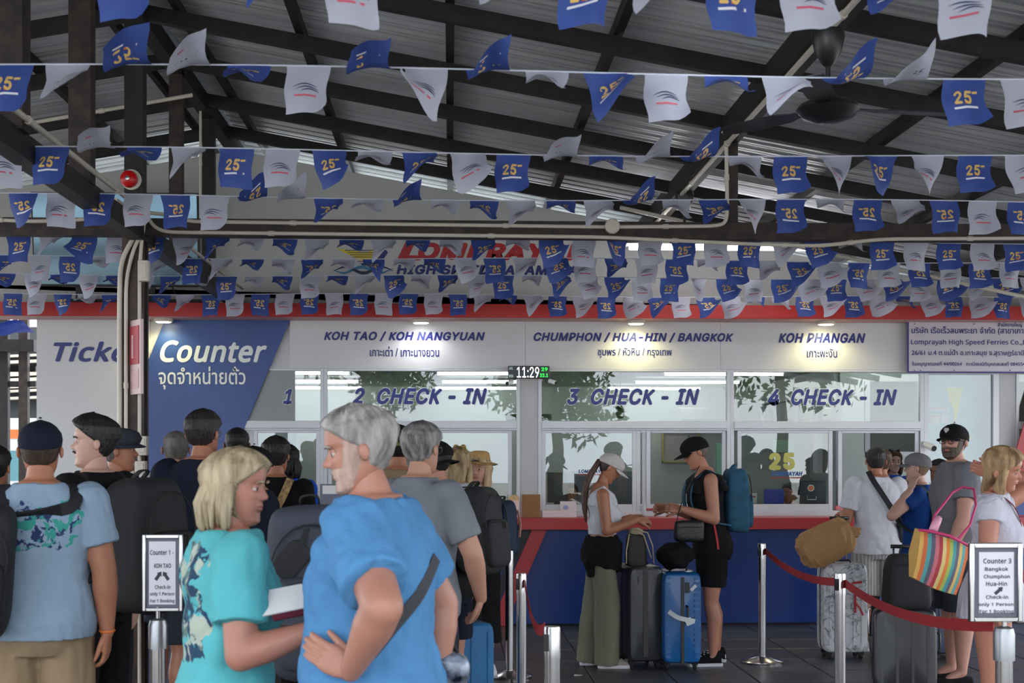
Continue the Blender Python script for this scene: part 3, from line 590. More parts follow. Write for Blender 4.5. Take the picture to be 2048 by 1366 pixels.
# ------------------------------------------------------------------ counter clutter
def cbox(name, label, cat, x0, y0, x1, y1, Y, d, m, lean=0, parts=()):
    a, b = at(x0, y1, Y), at(x1, y0, Y); t = thing(name, label, cat, (a[0], Y, a[2]))
    g = G(); v = [(x, y+(lean if z > 0 else 0), a[2]+z*(b[2]-a[2])) for x in (a[0], b[0]) for y in (Y, Y+d) for z in (0, 1)]
    g.add(v, [(0, 1, 3, 2), (4, 6, 7, 5), (0, 4, 5, 1), (2, 3, 7, 6), (0, 2, 6, 4), (1, 5, 7, 3)]); g.build('body', m, t, bevel=.002); return t, a, b
Yt = 13.75
cbox('brown_folder', 'brown card standing on the counter left of the card stand', 'folder', 1044, 989, 1081, 1035, Yt, .02, mat('brown_card', (140, 96, 58), .6, var=.08), .03)
t, a, b = cbox('card_stand', 'white card stand with a round blue stamp on the counter', 'stand', 1121, 1003, 1153, 1035, Yt, .03, mat('card_white', (214, 200, 200), .5), .02)
g = G(); c = at(1131, 1015, Yt-.003)
disc(g, c, [(.022, .004), (.02, 0), (.001, -.001)]); g.build('round_stamp', mat('stamp_blue', (140, 156, 200), .5), t)
cbox('paper_pad', 'low pale paper pad on the counter beside the card stand', 'paper', 1085, 1021, 1122, 1035, Yt, .12, mat('card_white', (214, 200, 200), .5))
c = at(1028, 1000, Yt+.03); t = thing('paper_cup', 'paper cup with a round tan lid on the counter by the straw hat woman', 'cup', (c[0], c[1], zc))
g = G(); g.lathe([(.04, 0), (.052, .17)], (c[0], c[1], zc), 20); g.build('cup', mat('cup_pink', (226, 200, 190), .5), t, smooth='auto')
g = G(); g.lathe([(.054, .17), (.05, .2), (.03, .215), (.001, .22)], (c[0], c[1], zc), 20); g.build('lid', mat('lid_tan', (190, 158, 112), .5), t, smooth='auto')
t, a, b = cbox('counter_notice', 'small grey framed notice on the ledge behind the blue shirt man', 'notice', 640, 968, 702, 1033, Yw-.14, .01, mat('notice_frame', (110, 112, 130), .5))
g = G(); pbox(g, 645, 971, 700, 988, Yw-.143, .002); g.build('sheet', mat('paper_white', (228, 228, 228), .5), t)
t, a, b = cbox('counter_sign', 'small white notice with a red line inside the check-in 4 pane', 'notice', 1495, 986, 1514, 1007, Yw+.07, .01, mat('paper_white', (228, 228, 228), .5))
g = G(); pbox(g, 1498, 992, 1511, 995, Yw+.067, .002); g.build('red_line', redl, t)
t, a, b = cbox('pink_cloth', 'small pink cloth lying on the ledge by the check-in 4 opening', 'cloth', 1672, 1012, 1690, 1020, Yw-.04, .06, mat('pink_cloth', (206, 120, 130), .9, bump=.6, bs=60))
cbox('teal_box', 'small teal box on the ledge behind the white shirt man', 'box', 1689, 1005, 1702, 1020, Yw-.04, .08, mat('teal_box', (120, 170, 165), .6))
cbox('red_booklet', 'thin red booklet on the ledge in front of the man in the jersey', 'booklet', 1291, 1017, 1318, 1020, Yw-.06, .1, redl)
c = at(1288, 1005, Yw-.05); t = thing('clear_bottle', 'small clear bottle standing on the ledge between the couple', 'bottle', (c[0], c[1], zbt)); g = G(); g.lathe([(.02, 0), (.022, .01), (.022, .09), (.01, .11), (.01, .125), (.001, .126)], (c[0], c[1], zbt+.006), 16); g.build('bottle', mat('bottle_clear', (176, 184, 188), .2), t, smooth='auto')
# ------------------------------------------------------------------ tilted screen over the fascia
tv = thing('display_screen', 'wide dark glossy display screen tilted above the fascia at the left', 'screen', at(248, 605, 13.75))
zB, zT = Zp(572, 248, 13.7), Zp(388, 248, 13.7); xa_, xb_ = X(66, 13.7), X(399, 13.7)
g = G(); 
def sl(g, x0, x1, s0, s1, off, th, mi=0):
    q = lambda s, o: (13.72-.10*s+o, zB+(zT-zB)*s)
    v = [(x, *q(s, o)) for x in (x0, x1) for o in (off, off+th) for s in (s0, s1)]
    return g.add(v, [(0, 1, 3, 2), (4, 6, 7, 5), (0, 4, 5, 1), (2, 3, 7, 6), (0, 2, 6, 4), (1, 5, 7, 3)], mi)
sl(g, xa_, xb_, 0, 1, 0, .05); g.build('housing', black, tv, bevel=.004)
g = G(); sl(g, xa_+.015, xb_-.015, .02, .985, -.004, .006); g.build('screen_face', mat('screen_glossy', (92, 116, 128), .12, metal=.65, var=.35, vs=.9, stretch=(.5, 1, 3)), tv)
for px in (157, 303):
    g = G(); x = X(px, 13.75); g.box(x-.03, x+.03, 13.76, 13.8, Zp(605, px, 13.6), zB+.3); g.build('bracket_post', black, tv)
g = G(); g.box(X(120, 13.75), X(430, 13.75), 13.66, 13.8, Zp(605, 300, 13.58), Zp(605, 300, 13.58)+.04); g.build('bracket_base', black, tv)
for i, (a, b) in enumerate((((160, 575), (195, 604)), ((345, 575), (372, 604)))):
    t = thing('cable', 'thin black cable hanging under the '+('left' if i == 0 else 'right')+' half of the display screen', 'cable', at(*a, 13.7)); g = G(); m_ = ((a[0]+b[0])/2-4, (a[1]+b[1])/2+5); g.tube([at(*a, 13.7), at(*m_, 13.65), at(*b, 13.62)], .006, 6); g.build('wire', black, t)
g = G(); zk = Zp(470, 427, 12.6); 
# ------------------------------------------------------------------ left background
lb = mat('louvre_pale', (178, 172, 160), .6, var=.1, vs=2); bluet = mat('blue_tarp', (40, 70, 170), .6, var=.2, vs=3)
sh = thing('side_shed', 'dark open shed with pale sheet roof beyond the left end of the office', 'shed', (-6.6, 20, 0))
for px, w_, Y in ((4, .14, 18), (46, .11, 18)): x = X(px, Y); g = G(); g.box(x-w_/2, x+w_/2, Y, Y+.1, 0, 3.6); g.build('post', steelb if px > 20 else steel, sh)
g = G(); g.box(-12, X(72, 18), 17.9, 18.1, Zp(704, 30, 18), Zp(680, 30, 18)); g.build('beam', steel, sh)
for k, (py, h_) in enumerate(((712, 4), (722, 5), (734, 6), (748, 5), (758, 9), (770, 7), (784, 5), (792, 5), (806, 5))):
    g = G(); z = Zp(py, 40, 22); a = np.array([-13, 22, z-.22]); b = np.array([X(120, 22), 22, z+.1]); g.bar(a, b, .25, h_/129); g.build('roof_strip', lb, sh)
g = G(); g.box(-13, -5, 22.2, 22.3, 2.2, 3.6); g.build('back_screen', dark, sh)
for k, (py, Y) in enumerate(((768, 18.05), (738, 18.2))): g = G(); g.bar((-12, Y, Zp(py, 40, Y)-.03), (X(72, Y), Y, Zp(py, 40, Y)), .05, .07); g.build('rail', steel, sh)
tg = thing('blue_tarpaulin', 'blue tarpaulin slung under the roof beyond the left end', 'tarpaulin', at(25, 665, 17)); g = G()
rs = []
for i in range(9):
    x = X(-60+i*14.5, 17); s = math.sin(i*1.1)*.03; rs.append([(x, 16.8, Zp(640+i*1.0, 20, 17)+s), (x, 17.1, Zp(652+i, 20, 17)+s), (x, 17.3, Zp(664-i*.5, 20, 17)), (x, 17.1, Zp(672-i*1.5, 20, 17)+s)])
g.rings([np.array(r) for r in rs]); g.build('sheet', bluet, tg, smooth=True)
truck = thing('parked_truck', 'white and orange truck parked beyond the left end of the office', 'truck', (X(30, 24), 24, 0))
g = G(); x = X(30, 24); g.box(x-1.6, x+1.6, 24, 28, .7, Zp(832, 30, 24)); g.build('box_body', mat('truck_white', (220, 222, 222), .4), truck, bevel=.04)
g = G(); g.box(x-1.61, x+1.61, 23.99, 24, 1.9, 2.05); g.build('orange_stripe', mat('truck_orange', (220, 120, 60), .5), truck)
g = G(); g.box(x-1.5, x+1.5, 23.98, 24, 1.2, 1.7); g.build('windscreen', mat('truck_teal', (70, 130, 140), .15), truck)
for s in (-1.3, 1.3): g = G(); g.tube([(x+s-.15, 24.9, .42), (x+s+.15, 24.9, .42)], .42, 20); g.build('wheel', rubber, truck)
# ------------------------------------------------------------------ trees behind the camera and beyond the left end
leafm = mat('leaf_green', (64, 96, 40), .6, var=.35, vs=2.5); bark = mat('bark', (86, 70, 56), .9, bump=.5, bs=20)
def tree(label, x, y, h, r, seed, n=1500):
    t = thing('tree', label, 'tree', (x, y, 0)); rn = random.Random(seed); g = G()
    g.tube([(x, y, 0), (x+.1, y, h*.3), (x-.1, y+.1, h*.62), (x, y, h*.85)], [.22, .18, .13, .05], 8)
    for k in range(7):
        a = rn.uniform(0, 6.28); z = h*rn.uniform(.45, .7); g.tube([(x, y, z), (x+math.cos(a)*r*.4, y+math.sin(a)*r*.4, z+h*.1), (x+math.cos(a)*r*.75, y+math.sin(a)*r*.75, z+h*.16)], [.07, .045, .02], 6)
    g.build('trunk', bark, t, smooth=True)
    bl = [(x+rn.gauss(0, r*.45), y+rn.gauss(0, r*.45), h*.72+rn.gauss(0, h*.13), r*rn.uniform(.3, .5)) for k in range(16)]
    V = []; Fc = []
    for k in range(n):
        b = bl[rn.randrange(16)]; d = np.array([rn.gauss(0, 1) for _ in range(3)]); d /= np.linalg.norm(d); c = np.array(b[:3])+d*b[3]*rn.uniform(.7, 1.05)
        u = np.array([rn.gauss(0, 1) for _ in range(3)]); u /= np.linalg.norm(u); v_ = np.cross(u, d+.3); v_ /= np.linalg.norm(v_); L = rn.uniform(.12, .24); i = len(V)
        V += [c-u*L, c+v_*L*.4, c+u*L, c-v_*L*.4]; Fc.append((i, i+1, i+2, i+3))
    g = G(); g.add(V, Fc); o = g.build('foliage', leafm, t); o['kind'] = 'stuff'
tree('leafy green tree beyond the left end of the office', X(40, 30), 30, 3.6, 1.6, 1, 900)
for k, (x, y, h, r) in enumerate(((-9, -17, 6.5, 2.6), (-2.8, -21, 6.8, 2.8), (3.4, -18, 6, 2.4), (10.5, -17, 8, 3))):
    tree(['broad tree behind the viewpoint, reflected in window 1', 'broad tree behind the viewpoint, reflected in check-in 2', 'round tree behind the viewpoint, reflected by the clock pillar', 'tall tree behind the viewpoint, reflected at the far right'][k], x, y, h, r, 11+k, 2600)
# ------------------------------------------------------------------ bunting
clothb = mat('flag_blue', (66, 90, 166), .6, var=.06, vs=8); clothw = mat('flag_white', (196, 198, 214), .6, var=.03, vs=8); gold = mat('flag_gold', (228, 190, 110), .5); orangem = mat('flag_orange', (216, 110, 50), .5)
inkn = mat('flag_ink_navy', (50, 62, 96), .6); inkr = mat('flag_ink_red', (200, 90, 110), .6); inkw = mat('flag_ink_white', (226, 226, 236), .6); strm = mat('bunting_string', (214, 218, 232), .6)
for m_ in (clothb, clothw):
    n = m_.node_tree.nodes; l = m_.node_tree.links; b = n['Principled BSDF']; tl = n.new('ShaderNodeBsdfTranslucent'); mx = n.new('ShaderNodeMixShader'); mx.inputs[0].default_value = .35
    src = b.inputs['Base Color'].links[0].from_socket; l.new(src, tl.inputs['Color']); l.new(b.outputs[0], mx.inputs[1]); l.new(tl.outputs[0], mx.inputs[2]); l.new(mx.outputs[0], n['Material Output'].inputs[0])
SH = dict(h=(10, 6, 0, .16), f=(67, 6, 0, .0), u=(128, 22, .1, .1), r=(38, 42, .18, .1), l=(38, -42, -.18, .1), g=(60, -25, -.1, .1))
NS, NT = 9, 8
def flagfn(sh, k, W_=.172, H_=.205):
    t0, t1, sk, wv = SH[sh]; rn = random.Random(k*13+ord(sh)); t0 += rn.uniform(-12, 12); t1 += rn.uniform(-12, 12); sk += rn.uniform(-.04, .04); ph = rn.uniform(0, 6.28); tap = rn.uniform(.0, .30)
    def f(s, t, off=0.):
        N = 6; y = z = 0.
        for i in range(N):
            tt = (i+.5)/N*t; th = R(t0*(min(1, .35+tt*1.4))+t1*2*s+14*math.sin(ph+4*tt+5*s))
            y -= math.sin(th)*H_*t/N; z -= math.cos(th)*H_*t/N
        x = s*W_*(1-tap*t)+sk*t*H_+.006*math.sin(ph+7*t); y += .008*math.sin(ph+9*s+3*t)*t
        return (x, y-off, z+off*math.sin(R(t0)))
    return f
def flagmesh(sh, col, k, mirror):
    f = flagfn(sh, k); g = G(); V = [f(-.5+i/(NS-1), j/(NT-1)) for j in range(NT) for i in range(NS)]
    Fc = [(j*NS+i, j*NS+i+1, (j+1)*NS+i+1, (j+1)*NS+i) for j in range(NT-1) for i in range(NS-1)]; g.add(V, Fc, 0)
    mi_ = -1 if mirror else 1
    def pr(pts, fc, mi): g.add([f(p[0]*mi_, p[1], .0022) for p in pts], fc, mi)
    if col == 'b':
        v, fc = textgeo('25', 0, .03, res=1); lo, hi = v.min(0), v.max(0); q = (v-lo)/(hi-lo+1e-9)
        q = [(-.26+a[0]*.42, .58-a[1]*.3) for a in q]; pr(q, fc, 1)
        pr([(.17, .3), (.3, .28), (.3, .33), (.17, .35)], [(0, 1, 2, 3)], 1); pr([(-.02, .52), (.07, .5), (.07, .56), (-.02, .58)], [(0, 1, 2, 3)], 2)
        pr([(-.3, .64), (0, .62), (.3, .6), (.3, .645), (0, .665), (-.3, .685)], [(0, 1, 4, 5), (1, 2, 3, 4)], 3)
        ms = [clothb, gold, orangem, inkw]
    else:
        for a, b, c_, mi in ((-.3, .28, .46, 1), (-.22, .32, .52, 1), (-.1, .34, .57, 1)):
            P = []; n = 5
            for i in range(n+1): s = a+(b-a)*i/n; P.append((s, c_-.07*math.sin(pi*i/n)-.0*i))
            Q = [(p[0], p[1]+.028*math.sin(pi*(i+.4)/(n+1))) for i, p in enumerate(P)]; pr(P+Q, [(i, i+1, n+2+i, n+1+i) for i in range(n)], mi)
        pr([(-.26, .63), (0, .63), (.26, .63), (.26, .67), (0, .67), (-.26, .67)], [(0, 1, 4, 5), (1, 2, 3, 4)], 2); ms = [clothw, inkn, inkr]
    o = g.build('flag', ms, None, smooth=True); m = o.data; bpy.data.objects.remove(o); return m
FM = {}
ZS = 3.18
rows = [(4.42, 250, 152, 'b', 'cut off by the top edge, highest of all', '011011010010', 0),
 (5.62, 20, 119.1, 'b', 'in front of the big ceiling fan', '012210242130112200', 0),
 (7.15, 10, 92.3, 'w', 'level with the red alarm bell', '00211003113021221044403', 0),
 (8.45, 45, 76.8, 'b', 'just above the long cross beam', '300000221121111121140101000', 1),
 (10.05, 38, 66.4, 'b', 'just under the cross beam', '0140331111111111304000033100000', 0),
 (11.1, 20, 60.6, 'b', 'across the small HIGH SPEED lettering', '1001310111115113013010010133000000', 1),
 (12.2, 10, 55.4, 'b', 'just above the red fascia', '13131111011011311301333004303303303333', 0),
 (13.25, 25, 49.5, 'b', 'lowest, hanging right in front of the red fascia', '0031111100000000000113030330331103031303033', 1)]
rows = [r[:5]+([('h', 'f', 'u', 'r', 'l', 'g')[int(q)] for q in r[5]],)+r[6:] for r in rows]
for ri, (Y, px0, sp, c0, lab, seq, mir) in enumerate(rows):
    ZS = 3.135 if ri == 7 else 3.18; t = thing('bunting', 'string of small flags '+lab, 'bunting', (0, Y, ZS), group='bunting strings under the roof')
    x0 = X(px0, Y); dx = X(px0+sp, Y)-x0
    xs = [x0-2*dx+k*dx*.5 for k in range(int(2*(len(seq)+4)))]
    g = G(); g.tube([(x, Y, ZS+.012*math.cos(x*1.3+ri)) for x in xs], .0035, 5); g.build('string', strm, t)
    for k, s in enumerate(seq):
        c_ = 'bw'[(k+(c0 == 'w')) % 2]; vr = (k*7+ri*3) % 5; key = (s, c_, vr, mir)
        if key not in FM: FM[key] = flagmesh(s, c_, vr, mir)
        x = X(px0+k*sp, Y)
        o = bpy.data.objects.new('flag', FM[key]); COL.objects.link(o); o.parent = t; o.location = (x, 0, .012*math.cos(x*1.3+ri))
# ------------------------------------------------------------------ queue posts
belt = mat('belt_red', (170, 38, 46), .7, bump=.2, bs=200)
def stanchion(label, px, ytop, Y=None, base=True, r=.034, h=None):
    if Y is None: Y = (.955-CZ)*F/(904-ytop)*1.0
    x = X(px, Y); zt = Zp(ytop, px, Y); t = thing('queue_post', label, 'stanchion', (x, Y, 0), group='chrome queue posts')
    g = G(); g.lathe([(.17, 0), (.172, .015), (.16, .022), (.06, .05), (.04, .055), (.001, .055)], (x, Y, 0), 36); g.build('base', chrome, t, smooth='auto')
    g = G(); g.lathe([(r*.94, .045), (r*.94, zt-.12)], (x, Y, 0), 28); g.build('pole', chrome, t, smooth='auto')
    g = G(); g.lathe([(r, zt-.13), (r, zt-.012), (r*.93, zt), (.001, zt)], (x, Y, 0), 28); g.build('belt_head', chrome, t, smooth='auto')
    g = G(); g.box(x-r-.002, x-r*.45, Y-r*.95, Y-r*.3, zt-.1, zt-.03); g.build('slot', black, t)
    return t, np.array([x, Y, zt])
def beltto(t, a, b, sag, w_=.05, n=14):
    a = np.array(a); b = np.array(b); d = b-a; sd = np.array([d[1], -d[0], 0]); sd /= np.linalg.norm(sd); R_ = []
    for i in range(n+1):
        s = i/n; p = a+d*s-np.array([0, 0, sag*4*s*(1-s)]); q = sd*.0015; u = np.array([0, 0, w_/2]); R_.append(np.array([p-q-u, p+q-u, p+q+u, p-q+u]))
    g = G(); g.rings(R_); g.build('belt', belt, t, smooth='auto')
s1, p1 = stanchion('chrome queue post with a round base between the jersey man and the marble suitcase', 1524, 1087)
s2, p2 = stanchion('chrome queue post in front of the marble suitcase', 1680, 1147, 8.45)
s3, p3 = stanchion('chrome queue post nearest the woman in the straw hat, rearmost of three', 1019, 1100, 10.6)
s4, p4 = stanchion('chrome queue post in the middle of the three beside the green trousers', 1043, 1147, 8.9)
s5, p5 = stanchion('short looking chrome queue post at the bottom edge, nearest of the three', 1104, 1253, 5.95, r=.036)
dz = np.array([0, 0, -.06])
beltto(s1, p1+dz+[.03, 0, 0], p2+dz+[-.03, 0, .01], .06); beltto(s4, p4+dz+[.02, -.03, 0], p5+dz+[-.03, .02, .05], .1)
def signstand(label, px, ytop, ybot, x0, x1, ypost, Y, lines, arrows, rot=0):
    x = X(px, Y); t = thing('sign_stand', label, 'sign stand', (x, Y, 0)); zt = Zp(ypost, px, Y)
    g = G(); g.lathe([(.17, 0), (.172, .015), (.16, .022), (.06, .05), (.001, .055)], (x, Y, 0), 36); g.build('base', chrome, t, smooth='auto')
    g = G(); g.lathe([(.032, .045), (.032, zt-.12)], (x, Y, 0), 28); g.build('pole', chrome, t, smooth='auto')
    g = G(); g.lathe([(.04, zt-.13), (.04, zt-.03), (.034, zt-.008), (.015, zt), (.001, zt)], (x, Y, 0), 28); g.build('belt_head', mat('brushed_head', (150, 154, 158), .35, metal=.9), t, smooth='auto')
    g = G(); g.lathe([(.01, zt-.01), (.01, Zp(ybot, px, Y)+.02)], (x, Y, 0), 12); g.build('neck', chrome, t, smooth='auto')
    fx_ = (x1-x0)*.09; g = G()
    for q in ((x0, ytop, x0+fx_, ybot), (x1-fx_, ytop, x1, ybot), (x0+fx_, ytop, x1-fx_, ytop+fx_*1.1), (x0+fx_, ybot-fx_, x1-fx_, ybot)): pbox(g, *q, Y-.012, .024)
    g.build('frame', chrome, t, bevel=.003)
    g = G(); pbox(g, x0+fx_*.8, ytop+fx_*.8, x1-fx_*.8, ybot-fx_*.8, Y, .006); g.build('backing', mat('sign_backing', (96, 98, 112), .5), t)
    m_ = fx_*1.9; g = G(); pbox(g, x0+m_, ytop+m_, x1-m_, ybot-m_, Y-.003, .003); g.build('sheet', mat('sign_sheet', (222, 222, 232), .5), t)
    g = G(); 
    for s, a, b, c_, d in lines: ptext(g, s, x0+(x1-x0)*a, b, x0+(x1-x0)*c_, d, Y-.0035, 0, .02, th=.0008)
    for (ax, ay), (bx_, by) in arrows:
        p = at(ax, ay, Y-.004); q = at(bx_, by, Y-.004); d = (q-p)/np.linalg.norm(q-p); n = np.array([-d[2], 0, d[0]]); h = np.linalg.norm(q-p)
        g.add([p-n*h*.16, p+n*h*.16, p+n*h*.16+d*h*.6, p+n*h*.3+d*h*.6, q, p-n*h*.3+d*h*.6, p-n*h*.16+d*h*.6], [(0, 1, 2, 6), (3, 4, 5), (2, 3, 5, 6)])
    g.build('lettering', mat('sign_ink', (52, 54, 66), .6), t); return t, np.array([x, Y, zt])
signstand('chrome framed stand sign for Counter 1 KOH TAO beside the turquoise shirt woman', 316, 1069, 1223, 284, 365, 1236, 6.15,
  [('Counter 1 -', .2, 1100, .78, 1110), ('KOH TAO', .3, 1127, .72, 1136), ('Check-in', .32, 1170, .7, 1178), ('only 1 Person', .2, 1184, .8, 1193), ('For 1 Booking', .2, 1198, .8, 1207)], [((311, 1160), (323, 1143)), ((337, 1160), (326, 1143))])
s6, p6 = signstand('chrome framed stand sign for Counter 3 at the bottom right corner', 2008, 1086, 1244, 1940, 2046, 1252, 5.35,
  [('Counter 3', .25, 1117, .78, 1127), ('Bangkok', .28, 1134, .72, 1144), ('Chumphon', .26, 1149, .75, 1159), ('Hua-Hin', .3, 1163, .7, 1172), ('Check-in', .3, 1190, .72, 1198), ('only 1 Person', .16, 1205, .82, 1214), ('For 1 Booking', .18, 1219, .82, 1228)], [((1990, 1188), (2006, 1174))])
beltto(s2, p2+dz+[.03, -.01, 0], p6+dz+[-.03, .03, .06], .07)
# ------------------------------------------------------------------ people: geometry tools
def remesh(g, vox, smooth=2, wr=0., seed=0, wst=(1, 1, 1), lam=.5):
    me = bpy.data.meshes.new('r'); me.from_pydata(np.concatenate(g.v).tolist(), [], g.f); o = bpy.data.objects.new('r', me); COL.objects.link(o)
    m = o.modifiers.new('a', 'REMESH'); m.mode = 'VOXEL'; m.voxel_size = vox; m.adaptivity = 0
    if smooth: k = o.modifiers.new('b', 'SMOOTH'); k.iterations = smooth; k.factor = lam
    dg = bpy.context.evaluated_depsgraph_get(); e = bpy.data.meshes.new_from_object(o.evaluated_get(dg))
    n = len(e.vertices); v = np.empty(n*3); e.vertices.foreach_get('co', v); v = v.reshape(-1, 3)
    nl = len(e.loops); li = np.empty(nl, int); e.loops.foreach_get('vertex_index', li)
    ls = np.empty(len(e.polygons), int); e.polygons.foreach_get('loop_total', ls)
    if wr:
        nr = np.empty(n*3); e.vertices.foreach_get('normal', nr); nr = nr.reshape(-1, 3)
        f1 = np.array(wst)*8; d = np.array([noise.noise(Vector(p*f1+seed+.6*noise.noise(Vector(p*5)))) + .45*noise.noise(Vector(p*f1*2.6+seed+5)) for p in v])
        v = v+nr*(np.abs(d)*2-.5)[:, None]*wr
    out = []; i = 0
    if (ls == 4).all(): out = li.reshape(-1, 4).tolist()
    else:
        for q in ls: out.append(tuple(li[i:i+q])); i += q
    bpy.data.objects.remove(o); bpy.data.meshes.remove(me); bpy.data.meshes.remove(e)
    r = G(); r.add(v, out); return r
def N(v): v = np.array(v, float); return v/(np.linalg.norm(v)+1e-9)
def rotz(a): c, s = math.cos(a), math.sin(a); return np.array([[c, -s, 0], [s, c, 0], [0, 0, 1.]])
def rotx(a): c, s = math.cos(a), math.sin(a); return np.array([[1., 0, 0], [0, c, -s], [0, s, c]])
def roty(a): c, s = math.cos(a), math.sin(a); return np.array([[c, 0, s], [0, 1., 0], [-s, 0, c]])
# head grid; face looks along +Y, height 1 from chin to crown
ZF = np.array([-.50, -.47, -.42, -.36, -.30, -.22, -.15, -.05, .03, .08, .14, .22, .32, .40, .46, .5])
YFm = np.array([.17, .285, .345, .335, .325, .345, .335, .335, .325, .325, .37, .365, .335, .27, .17, .0])
YFf = np.array([.17, .265, .325, .318, .315, .34, .335, .335, .325, .325, .352, .36, .335, .27, .17, .0])
ZBk = np.array([-.50, -.45, -.38, -.30, -.20, -.10, 0, .1, .2, .3, .4, .46, .5])
YBk = np.array([.10, .0, -.08, -.16, -.29, -.36, -.41, -.445, -.45, -.41, -.31, -.19, 0])
ZW = np.array([-.50, -.46, -.40, -.30, -.2, -.1, 0, .1, .2, .3, .4, .46, .5])
WM = np.array([.06, .13, .195, .25, .275, .295, .31, .318, .322, .30, .225, .14, 0.])
WF = np.array([.05, .10, .155, .215, .25, .28, .302, .315, .32, .30, .225, .14, 0.])
def gs(x): return np.exp(-x*x)
def headpt(phi, z, fem=False, off=0., feat=1.):
    yf = np.interp(z, ZF, YFf if fem else YFm); yb = np.interp(z, ZBk, YBk); w_ = np.interp(z, ZW, WF if fem else WM)
    yc = (yf+yb)/2+.0; a = (yf-yb)/2
    c, s = np.cos(phi), np.sin(phi); x = w_*np.sign(s)*np.abs(s)**.88; y = yc+a*np.sign(c)*np.abs(c)**.9
    fr = np.clip(c, 0, 1)**2*feat; ax = np.abs(x)
    nz = np.interp(z, [-.17, -.135, -.115, -.08, .0, .08, .1], [0, .02, .085, .105, .055, .012, 0])*(.85 if fem else 1)
    nw = np.interp(z, [-.13, -.09, 0, .09], [.062, .055, .034, .026])
    y = y+fr*(nz*gs(x/nw)-.042*gs((ax-.135)/.062)*gs((z-.03)/.045)+.014*gs((ax-.13)/.09)*gs((z-.115)/.035)*(0 if fem else 1)+.02*gs((ax-.17)/.07)*gs((z+.07)/.06)
              + gs(x/.085)*(.018*gs((z+.205)/.018)-.014*gs((z+.228)/.010)+.02*gs((z+.252)/.02)-.014*gs((z+.29)/.025)))
    x = x*(1+off/.32); yy = y+(y-yc)*(off/.36)
    return np.stack([x, yy, z+off*np.clip((z-.1)/.4, 0, 1)], -1)
def hgrid(nphi, nz, fem, off=None, feat=1., z0=-.5, z1=.5, dense=True):
    u = np.linspace(0, 1, nz); z = z0+(z1-z0)*u
    if z1 >= .5: z = np.where(z > .4, .4+.1*np.sin((z-.4)/.1*pi/2), z)
    if z0 <= -.5: z = np.where(z < -.45, -.45-.05*np.sin((-.45-z)/.05*pi/2), z)
    t = np.linspace(-1, 1, nphi+1)[:-1]; phi = pi*(t+.0) if not dense else pi*(.55*t+.45*np.sign(t)*np.abs(t)**2.2)
    P, Z = np.meshgrid(phi, z); o = off(P, Z) if off is not None else 0.
    return headpt(P, Z, fem, o, feat), P, Z
def gridG(g, V, mi=0, cap=True):
    nz, n = V.shape[:2]; f = []
    for i in range(nz-1):
        for j in range(n): k = (j+1) % n; f.append((i*n+j, i*n+k, (i+1)*n+k, (i+1)*n+j))
    if cap: f.append(tuple(range(n))[::-1]); f.append(tuple((nz-1)*n+j for j in range(n)))
    return g.add(V.reshape(-1, 3), f, mi)
def skin(name, c): return mat('skin_'+name, c, .5, var=.07, vs=7, bump=.08, bs=120)
lipc = {}
eyew = mat('eye_white', (176, 166, 158), .3); iris = mat('eye_iris', (58, 48, 40), .2)
def hairmat(name, c, c2=None): return mat('hair_'+name, c, .55, var=.3, vs=28, c2=c2, bump=.9, bs=70, stretch=(1, 1, .22))
def cloth(name, c, var=.06, bump=.35, bs=160): return mat('cloth_'+name, c, .85, var=var, vs=5, bump=bump, bs=bs, spec=.2)
def hairstyle(kind, fem=False):
    def off(P, Z):
        c = np.cos(P); front = np.clip(c, 0, 1); back = np.clip(-c, 0, 1)
        d = {'crop': .022, 'short': .05, 'quiff': .06, 'long': .06, 'bob': .075, 'fade': .02, 'bald': .012}[kind]
        hl = np.where(c > 0, .30-.30*(1-front)**1.3, np.interp(back, [0, .35, 1], [.0, -.2, -.30]))
        if kind in ('long', 'bob'): hl = np.where(c > 0, np.interp(front, [0, .35, 1], [-.3, .05, .29]), -.42)
        if kind == 'bald': hl = np.where(c > .1, .52, hl)
        m = np.clip((Z-hl)/.05, 0, 1); th = d
        if kind in ('fade', 'crop'): th = np.interp(Z, [-.3, .1, .3], [d*.45, d*.8, d*1.3])
        if kind == 'short': th = np.interp(Z, [-.3, .0, .3, .5], [.018, .035, .06, .07])
        if kind == 'quiff': th = np.interp(Z, [-.3, .05, .3, .5], [.012, .03, .075, .10])+.03*front*(Z > .25)
        nse = .010*np.sin(P*17+Z*9)*np.sin(Z*13+P*5)+.009*np.sin(P*31-Z*11)+.008*np.sin(P*53+Z*23)
        return -.035+m*(.035+th+nse*(d > .03))
    return off
def ring(c, rx, ry, n=24, sq=1.0, tilt=0.):
    a = np.arange(n)*2*pi/n; x = np.sign(np.cos(a))*np.abs(np.cos(a))**sq*rx; y = np.sign(np.sin(a))*np.abs(np.sin(a))**sq*ry
    return np.stack([c[0]+x, c[1]+y, c[2]+tilt*y+0*x], 1)
